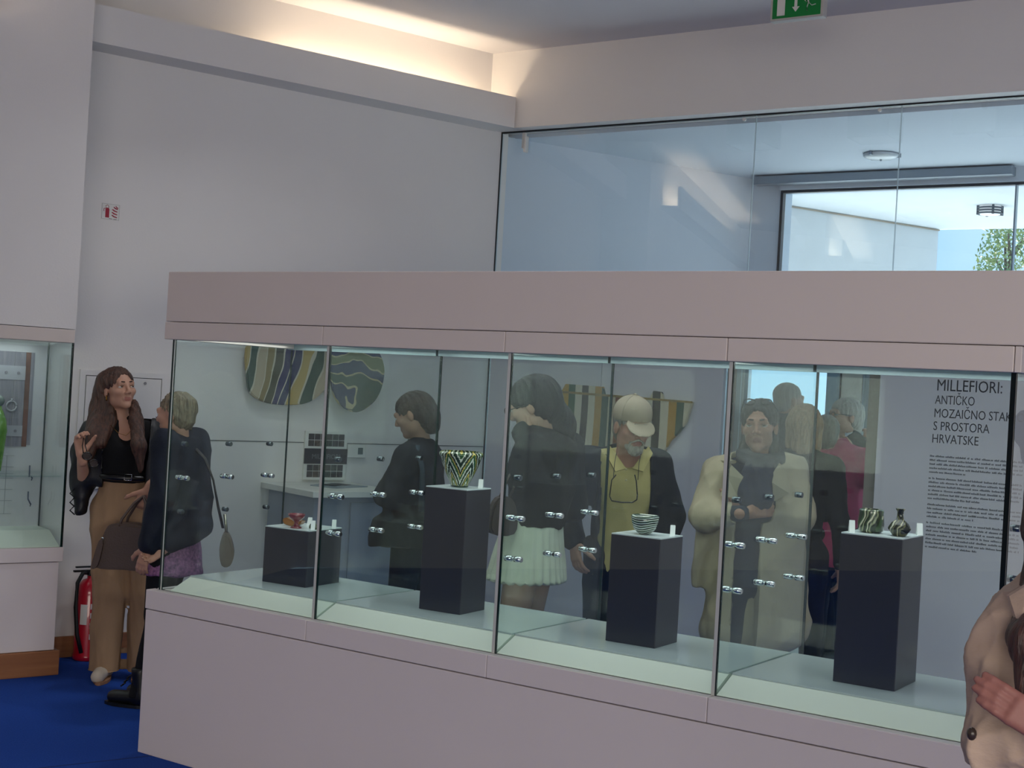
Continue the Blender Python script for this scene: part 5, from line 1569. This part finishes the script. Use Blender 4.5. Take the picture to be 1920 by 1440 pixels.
p = MB(); p.prism(scurve([(-0.05, 0.0), (-0.06, 0.08), (-0.03, 0.15), (0.03, 0.15), (0.06, 0.08), (0.05, 0.0)], 3), -0.03, 0.03, 'y', bevel=0.008); p.build('bag_body', [mat('bag_dark', '#3a2c26', 0.5)], t)
for s in (-0.02, 0.025):
    p = MB(); p.tube([(s, 0, 0.14), (s + 0.03, 0.0, 0.22), (s + 0.07, 0.0, 0.30)], 0.006, 6); p.build('strap', [mat('bag_dark', '#3a2c26', 0.5)], t)

# ------------------------------------------------------------------ man with the cap
P = Person('bearded man in beige cap, yellow polo and dark jacket', xy(1150, 1300, 6.50), 1.68, 6, 1.05)
q = P.px
P.set(head=q(1184, 800, 6.32), neck=q(1180, 862, 6.43), chest=q(1178, 910, 6.45), waist=q(1170, 985, 6.47), pelvis=q(1163, 1050, 6.48),
      shR=q(1108, 868, 6.45), shL=q(1230, 872, 6.48), elR=q(1062, 960, 6.40), wrR=q(1076, 1012, 6.22), elL=q(1258, 968, 6.45), wrL=q(1244, 1035, 6.38))
P.head(14, -11, 0)
P.body('#b98a78', .010, .0042, male=True, hand_pose={'R': dict(dirv=P.px(1082, 1060, 6.20) - P.J['wrR'], palm=(-.7, -.5, 0), curl=.5)}, lips='#a06a62')
P.eyes('#4a4a44', look=(0, -12))
GRAY = hairm('white_beard', '#b3aca2', '#857d74')
P.brows(mat('brow_grey', '#9a9088', 0.7))
F = Field(); H, k = P.H, P.k
F.ell(H((0, .072, -.095)), np.array((.029, .026, .030)) * k, .02, P.R)
for s in (-1, 1):
    F.cone(H((.040 * s, .056, -.075)), H((.018 * s, .078, -.096)), .011 * k, .016 * k, .015)
    F.cone(H((.003 * s, .100, -.041)), H((.032 * s, .083, -.056)), .006 * k, .005 * k, .006)
    F.cone(H((.032 * s, .083, -.056)), H((.038 * s, .070, -.085)), .0055 * k, .008 * k, .008)
F.ell(H((0, .108, -.061)), np.array((.022, .02, .010)) * k, .004, P.R, True)
field_obj('beard', F, GRAY, P.t, .0045, rel=1, fn=lambda V, N: V + N * (np.sin(V @ np.array([310, 120, 60.])) * .0012)[:, None])
P.hair(mat('hair_grey', '#8d877f', 0.7, vary=0.1), 'short', vol=.985)
# baseball cap: crown, brim, button
CAPM = cloth('cap_cotton', '#b3a591', '#a89a86', bump=.15)
F = Field()
F.ell(H((0, -.008, .058)), np.array((.088, .106, .092)) * k, .02, P.R)
F.ell(H((0, .05, .085)), np.array((.055, .045, .05)) * k, .03, P.R)
F.cut(H((0, 0, .030)), P.R @ np.array([0, 0.10, -1.0]))
cap = field_obj('cap', F, CAPM, P.t, .006, rel=1)
F = Field()
F.ell(H((0, .100, .022)), np.array((.072, .064, .008)) * k, .004, np.array(P.R) @ rotm(0, -.62, 0))
field_obj('brim', F, CAPM, cap, .005, rel=1)
p = MB(); p.ball(H((0, -.008, .151)), .008, 8); p.build('button', [CAPM], cap)
p = MB()
for an_ in (0, PI / 3, 2 * PI / 3):
    p.tube([H((.0905 * math.sin(b_) * math.cos(an_ + PI / 2) * 1.0, -.008 + .1085 * math.sin(b_) * math.sin(an_ + PI / 2), (.058 + .0925 * math.cos(b_)))) for b_ in np.linspace(-1.75, 1.75, 21)], .0012, 5)
p.build('seam', [mat('cap_seam', '#8f8370', 0.8)], cap)
YEL = cloth('yellow_polo', '#cdbd84', '#bbab74')
P.top('polo_shirt', YEL, .013, hem=float(P.px(1160, 1085, 6.3)[2]), sleeve=.35, neck=.062, fold=(.006, 24, 2), neckpt=P.px(1180, 850, 6.33), flat=.86)
p = MB()
for s in (-1, 1):
    c1, c2, c3, c4 = (P.px(1180 + 36 * s, 836, 6.33), P.px(1180 + 6 * s, 878, 6.27), P.px(1180 + 26 * s, 884, 6.26), P.px(1180 + 44 * s, 850, 6.30))
    p.mi = 0
    vs = [p.bm.verts.new(c_) for c_ in (c1, c2, c3, c4)] + [p.bm.verts.new(c_ + np.array([0, -.012, -.004])) for c_ in (c1, c2, c3, c4)]
    for f_ in ((0, 1, 2, 3), (7, 6, 5, 4), (0, 4, 5, 1), (1, 5, 6, 2), (2, 6, 7, 3), (3, 7, 4, 0)): p.bm.faces.new([vs[i] for i in f_])
p.build('collar', [YEL], P.t)
DJ = cloth('dark_navy_jacket', '#151c28', '#10151e', rough=0.75)
cc = P.px(1168, 960, 6.18)
P.top('jacket', DJ, .030, hem=float(P.px(1160, 1090, 6.3)[2]), sleeve=.97, neck=.095, fold=(.008, 20, 12), neckpt=P.px(1180, 845, 6.36), flat=.86,
      open_front=[(P.px(1180, 960, 6.20), np.array([.108, .24, .55]), None)])
P.trousers(cloth('dark_trousers', '#1c1f26'), .016, 1.05)
P.shoes(M_BLACK)
p = MB()
gq = lambda x, y: P.px(x, y, 6.20)
p.tube([gq(1143, 930), gq(1147, 939), gq(1166, 942), gq(1186, 942), gq(1194, 937), gq(1195, 928)], .0032, 6)
p.tube([gq(1143, 930), gq(1147, 900), gq(1155, 890)], .003, 6); p.tube([gq(1195, 928), gq(1193, 902), gq(1190, 890)], .003, 6)
for a0, a1 in ((1145, 1167), (1170, 1194)):
    pass
g_ = p.build('hanging_glasses', [mat('glasses_black', '#101012', 0.3)], P.t)
p = MB()
p.tube([gq(1150, 898), P.px(1152, 870, 6.22), P.px(1156, 848, 6.27)], .0016, 5); p.tube([gq(1196, 900), P.px(1198, 870, 6.22), P.px(1202, 850, 6.27)], .0016, 5)
p.build('cord', [M_BLACK], g_)
for i_, y_ in enumerate((880, 900)):
    p = MB(); p.ball(P.px(1174, y_, 6.225), .005, 8); p.build('shirt_button', [mat('button_pale', '#c9bd94', 0.4)], P.t)

# ------------------------------------------------------------------ woman in the trench coat
P = Person('woman in a beige trench coat and navy scarf with folded arms', xy(1395, 1330, 6.12), 1.63, -6)
q = P.px
P.set(head=q(1424, 800, 6.02), neck=q(1425, 868, 6.10), chest=q(1425, 915, 6.1), waist=q(1418, 985, 6.1), pelvis=q(1412, 1040, 6.1),
      shR=q(1350, 888, 6.1), shL=q(1482, 884, 6.1), elR=q(1322, 968, 6.02), wrR=q(1398, 962, 5.90), elL=q(1500, 968, 6.02), wrL=q(1392, 952, 6.00))
P.head(-12, 0, 3)
P.body('#a87c68', .010, .0042, hand_pose={'L': dict(dirv=(.9, .15, -.1), palm=(0, -1, 0), curl=.6, thumb=.3), 'R': dict(dirv=P.px(1450, 955, 5.93) - P.J['wrR'], palm=(0, -1, 0), curl=.5)}, lips='#8a544c')
P.eyes('#2a201a'); P.brows(mat('brow_dark', '#2a1d17', 0.7), .0045)
P.hair(hairm('black_hair', '#27262a', '#121214'), 'short', extra=lambda F, H, k: (F.cone(H((.045, -.05, -.02)), H((.075, -.04, -.12)), .035, .028, .03), F.cone(H((-.04, -.05, -.02)), H((-.05, -.05, -.11)), .035, .03, .03)), vol=1.04, recede=.030)
p = MB()
for s in (-1, 1):
    p.tube([P.H((.038 * s + .026 * math.cos(a_), .062, .112 + .014 * math.sin(a_))) for a_ in np.linspace(0, 2 * PI, 13)], .003, 6)
    p.tube([P.H((.064 * s, .06, .112)), P.H((.084 * s, .0, .07))], .003, 6)
p.build('sunglasses_on_hair', [M_SG], P.t)
SC = cloth('navy_scarf', '#2a3040', '#222736')
F = Field()
N0 = P.J['neck']
for i_ in range(14):
    a0, a1 = 2 * PI * i_ / 14, 2 * PI * (i_ + 1) / 14
    F.cone(N0 + np.array([.078 * math.cos(a0), .02 + .075 * math.sin(a0), .035 - .02 * math.sin(a0)]), N0 + np.array([.078 * math.cos(a1), .02 + .075 * math.sin(a1), .035 - .02 * math.sin(a1)]), .040, .040, .02)
F.cone(P.px(1405, 880, 5.96), P.px(1400, 940, 5.93), .045, .05, .03); F.cone(P.px(1440, 880, 5.96), P.px(1430, 940, 5.93), .045, .05, .03)
field_obj('scarf', F, SC, P.t, .010, rel=1, fold=(.009, 34, 3))
P.top('sweater', cloth('slate_sweater', '#2c3442', '#242b38'), .004, hem=.80, sleeve=.98, neck=.05, fold=(.002, 26, 2))
TR = mat('trench_cotton', '#b5a78e', 0.8, col2='#a79a84', vscale=9, bump=0.8, bscale=14, stretch=(1, 1, .6), spec=0.25)
def tail(F):
    F.cone(P.J['waist'], P.px(1392, 1180, 6.12), .150, .205, .05, .85)
    F.cone(P.px(1325, 960, 6.08), P.px(1303, 1095, 6.10), .055, .028, .05)
    F.cone(P.px(1480, 980, 6.08), P.px(1480, 1180, 6.1), .08, .10, .06)
P.top('trench_coat', TR, .034, hem=.50, sleeve=.80, neck=.085, fold=(.009, 24, 13), extra=tail, neckpt=P.px(1424, 866, 6.0),
      open_front=[(P.px(1416, 905, 5.88), np.array([.085, .20, .17]), None), (P.px(1400, 1130, 5.86), np.array([.045, .20, .36]), None)])
# lapels
p = MB()
for s, pts in ((-1, ((1372, 872), (1400, 900), (1385, 935), (1350, 930), (1362, 890))), (1, ((1462, 868), (1440, 900), (1452, 940), (1480, 925), (1478, 885)))):
    f0 = [P.px(x, y, 5.945 - .02 * (i % 2)) for i, (x, y) in enumerate(pts)]
    vs = [p.bm.verts.new(v) for v in f0] + [p.bm.verts.new(v + np.array([0, -.012, 0])) for v in f0]
    n = len(pts)
    p.bm.faces.new(vs[:n]); p.bm.faces.new(vs[n:][::-1])
    for i in range(n): p.bm.faces.new((vs[i], vs[i + n], vs[(i + 1) % n + n], vs[(i + 1) % n]))
p.build('lapel', [TR], P.t)
p = MB(); p.tube([P.px(1350, 845 + 18, 6.08), P.px(1375, 866, 6.02)], .022, 8, flat=.4); p.build('epaulette', [TR], P.t)
P.trousers(cloth('slate_trousers', '#2a3242'), .014, 1.0); P.shoes(M_BLACK)
for bx, by in ((1449, 935), (1387, 940)):
    p = MB(); p.ball(P.px(bx, by, 5.86), .007, 8); p.build('coat_button', [mat('horn_button', '#3a2e26', 0.3)], P.t)

# ------------------------------------------------------------------ people in the doorway
P = Person('bald man with white beard looking right in the doorway', xy(1450, 1180, 9.50), 1.76, 112)
P.body('#a98774', .014, .006, male=True); P.eyes()
P.hair(mat('stubble_grey', '#8f8880', 0.8), 'short', vol=.955, recede=.03)
F = Field()
F.ell(P.H((0, .066, -.092)), np.array((.036, .034, .034)) * P.k, .02, P.R)
for s in (-1, 1): F.cone(P.H((.06 * s, .01, -.05)), P.H((.025 * s, .075, -.09)), .014, .02, .02)
field_obj('beard', F, GRAY, P.t, .007)
P.top('jacket', cloth('grey_jacket', '#3c4048'), .026, sleeve=1.0, neck=.05, step=.014, ring=.075); P.trousers(cloth('dark_trousers', '#1c1f26')); P.shoes(M_BLACK)

P = Person('woman with a blond bob and black top seen from behind', xy(1482, 1260, 7.02), 1.61, 166, .90)
P.body('#b58c78', .014, .006); P.eyes()
P.hair(hairm('blond_hair', '#b39a78', '#6e5c46'), 'bob', vol=1.08, step=.006)
P.top('black_top', cloth('black_knit', '#15161a'), .015, hem=.84, sleeve=1.0, neck=.05, step=.013)
P.trousers(cloth('black_trousers', '#14151a')); P.shoes(M_BLACK)

P = Person('person in a burgundy jacket raising hands, behind the blond woman', xy(1556, 1230, 8.20), 1.60, 170)
P.set(elR=P.px(1640, 900, 8.05), wrR=P.px(1600, 850, 8.35), elL=P.px(1535, 905, 8.15), wrL=P.px(1552, 832, 8.30))
P.J['head'] = P.px(1548, 815, 8.20)
P.body('#b58c78', .014, .006); P.eyes()
P.hair(hairm('grey_brown_hair', '#6e665e', '#3c3732'), 'short', vol=1.03)
P.top('jacket', cloth('burgundy_jacket', '#a83a60', '#8a2c50'), .034, hem=.66, sleeve=.96, neck=.05, step=.013, fold=(.010, 20, 4))
P.trousers(cloth('black_trousers', '#14151a')); P.shoes(M_BLACK)

P = Person('grey haired man with glasses, pale shirt and dark vest in the doorway', xy(1566, 1200, 8.80), 1.67, -72)
P.head(0, 4, 0)
P.body('#b08a76', .013, .005, male=True); P.eyes()
P.hair(hairm('silver_hair', '#b8b4ae', '#7c7872'), 'short', vol=1.06, extra=lambda F, H, k: F.cone(H((0, -.07, 0)), H((0, -.075, -.10)), .06, .045, .03), step=.006)
p = MB()
for s in (-1, 1):
    p.tube([P.H((.033 * s + .022 * math.cos(a_), .110, .004 + .017 * math.sin(a_))) for a_ in np.linspace(0, 2 * PI, 13)], .0022, 6)
    p.tube([P.H((.055 * s, .108, .008)), P.H((.078 * s, .05, .012)), P.H((.08 * s, -.01, .010))], .0022, 6)
p.build('glasses', [mat('glasses_black', '#101012', 0.3)], P.t)
P.top('shirt', cloth('pale_blue_shirt', '#c3cfdc'), .018, sleeve=1.0, neck=.045, step=.013, ring=.066)
P.top('vest', cloth('dark_vest', '#2b2f36'), .034, hem=.80, sleeve=0, arms='', neck=.085, step=.013, open_front=[((0, .2, 1.25), np.array((.055, .16, .25)), None)])
P.trousers(cloth('dark_trousers', '#1c1f26')); P.shoes(M_BLACK)

P = Person('person in a light blue shirt with a raised hand beside the door frame', xy(1676, 1180, 9.20), 1.68, 168)
P.set(elL=P.px(1612, 880, 9.25), wrL=P.px(1622, 838, 9.40))
P.body('#a8806c', .013, .006, hand_pose={'L': dict(dirv=P.px(1632, 792, 9.43) - P.J['wrL'], palm=(-.4, .8, 0), curl=.9)}); P.eyes()
P.hair(HD, 'short')
P.top('shirt', cloth('light_blue_shirt', '#9db8d2', '#8aa6c2'), .026, sleeve=.92, neck=.045, step=.013)
P.trousers(cloth('dark_trousers', '#1c1f26')); P.shoes(M_BLACK)
# ------------------------------------------------------------------ person close to the camera at the right edge
P = Person('person in a beige coat with folded arms close at the right edge', xy(1990, 2450, 2.62), 1.60, 0)
q = P.px
P.set(head=q(2030, 900, 2.56), neck=q(2022, 1070, 2.62), chest=q(2020, 1200, 2.60), waist=q(2005, 1400, 2.60), pelvis=q(1995, 1540, 2.60),
      shR=q(1893, 1178, 2.60), shL=q(2175, 1190, 2.62), elR=q(1853, 1392, 2.52), wrR=q(2040, 1410, 2.38), elL=q(2230, 1420, 2.52), wrL=q(1985, 1385, 2.36))
for n_ in ('hipR', 'hipL', 'knR', 'knL'): pass
P.body('#9e6a60', .012, .006, hand_pose={'L': dict(dirv=P.px(1862, 1303, 2.40) - P.J['wrL'], palm=(0, -1, 0), curl=.22, thumb=.9, step=.003, spread=.0), 'R': dict(curl=.4)}, lips='#9a5a54')
P.eyes(); P.brows(mat('brow_dark', '#2a1d17', 0.7))
def fall(F, H, k):
    F.chain([H((.06, -.01, .0)), P.px(1968, 1100, 2.58), P.px(1935, 1200, 2.47), P.px(1925, 1310, 2.43)], [.04, .045, .040, .018], .02)
P.hair(hairm('chestnut_hair', '#5a352c', '#2c1a17'), 'long', extra=fall)
BE = mat('beige_coat', '#c4ab98', 0.8, col2='#b79e8c', vscale=9, bump=0.55, bscale=22, stretch=(1, 1, 1.8), spec=0.25)
P.top('coat', BE, .024, hem=.72, sleeve=1.0, neck=.075, step=.008, fold=(.015, 30, 21), flat=.85)
P.trousers(cloth('dark_jeans', '#161d2e')); P.shoes(M_BLACK)
p = MB(); p.ball(P.px(1822, 1376, 2.455), (.009, .009, .012), 10); p.build('sleeve_button', [mat('horn_button', '#3a2e26', 0.3)], P.t)
# collar and lapel of that coat
p = MB()
f0 = [P.px(x, y, Y) for x, y, Y in ((1892, 1118, 2.52), (1925, 1098, 2.50), (1960, 1120, 2.47), (1942, 1200, 2.44), (1906, 1238, 2.455), (1912, 1180, 2.47))]
vs = [p.bm.verts.new(v) for v in f0] + [p.bm.verts.new(v + np.array([0, -.014, 0])) for v in f0]; n = len(f0)
p.bm.faces.new(vs[:n]); p.bm.faces.new(vs[n:][::-1])
for i in range(n): p.bm.faces.new((vs[i], vs[i + n], vs[(i + 1) % n + n], vs[(i + 1) % n]))
p.build('lapel', [BE], P.t)
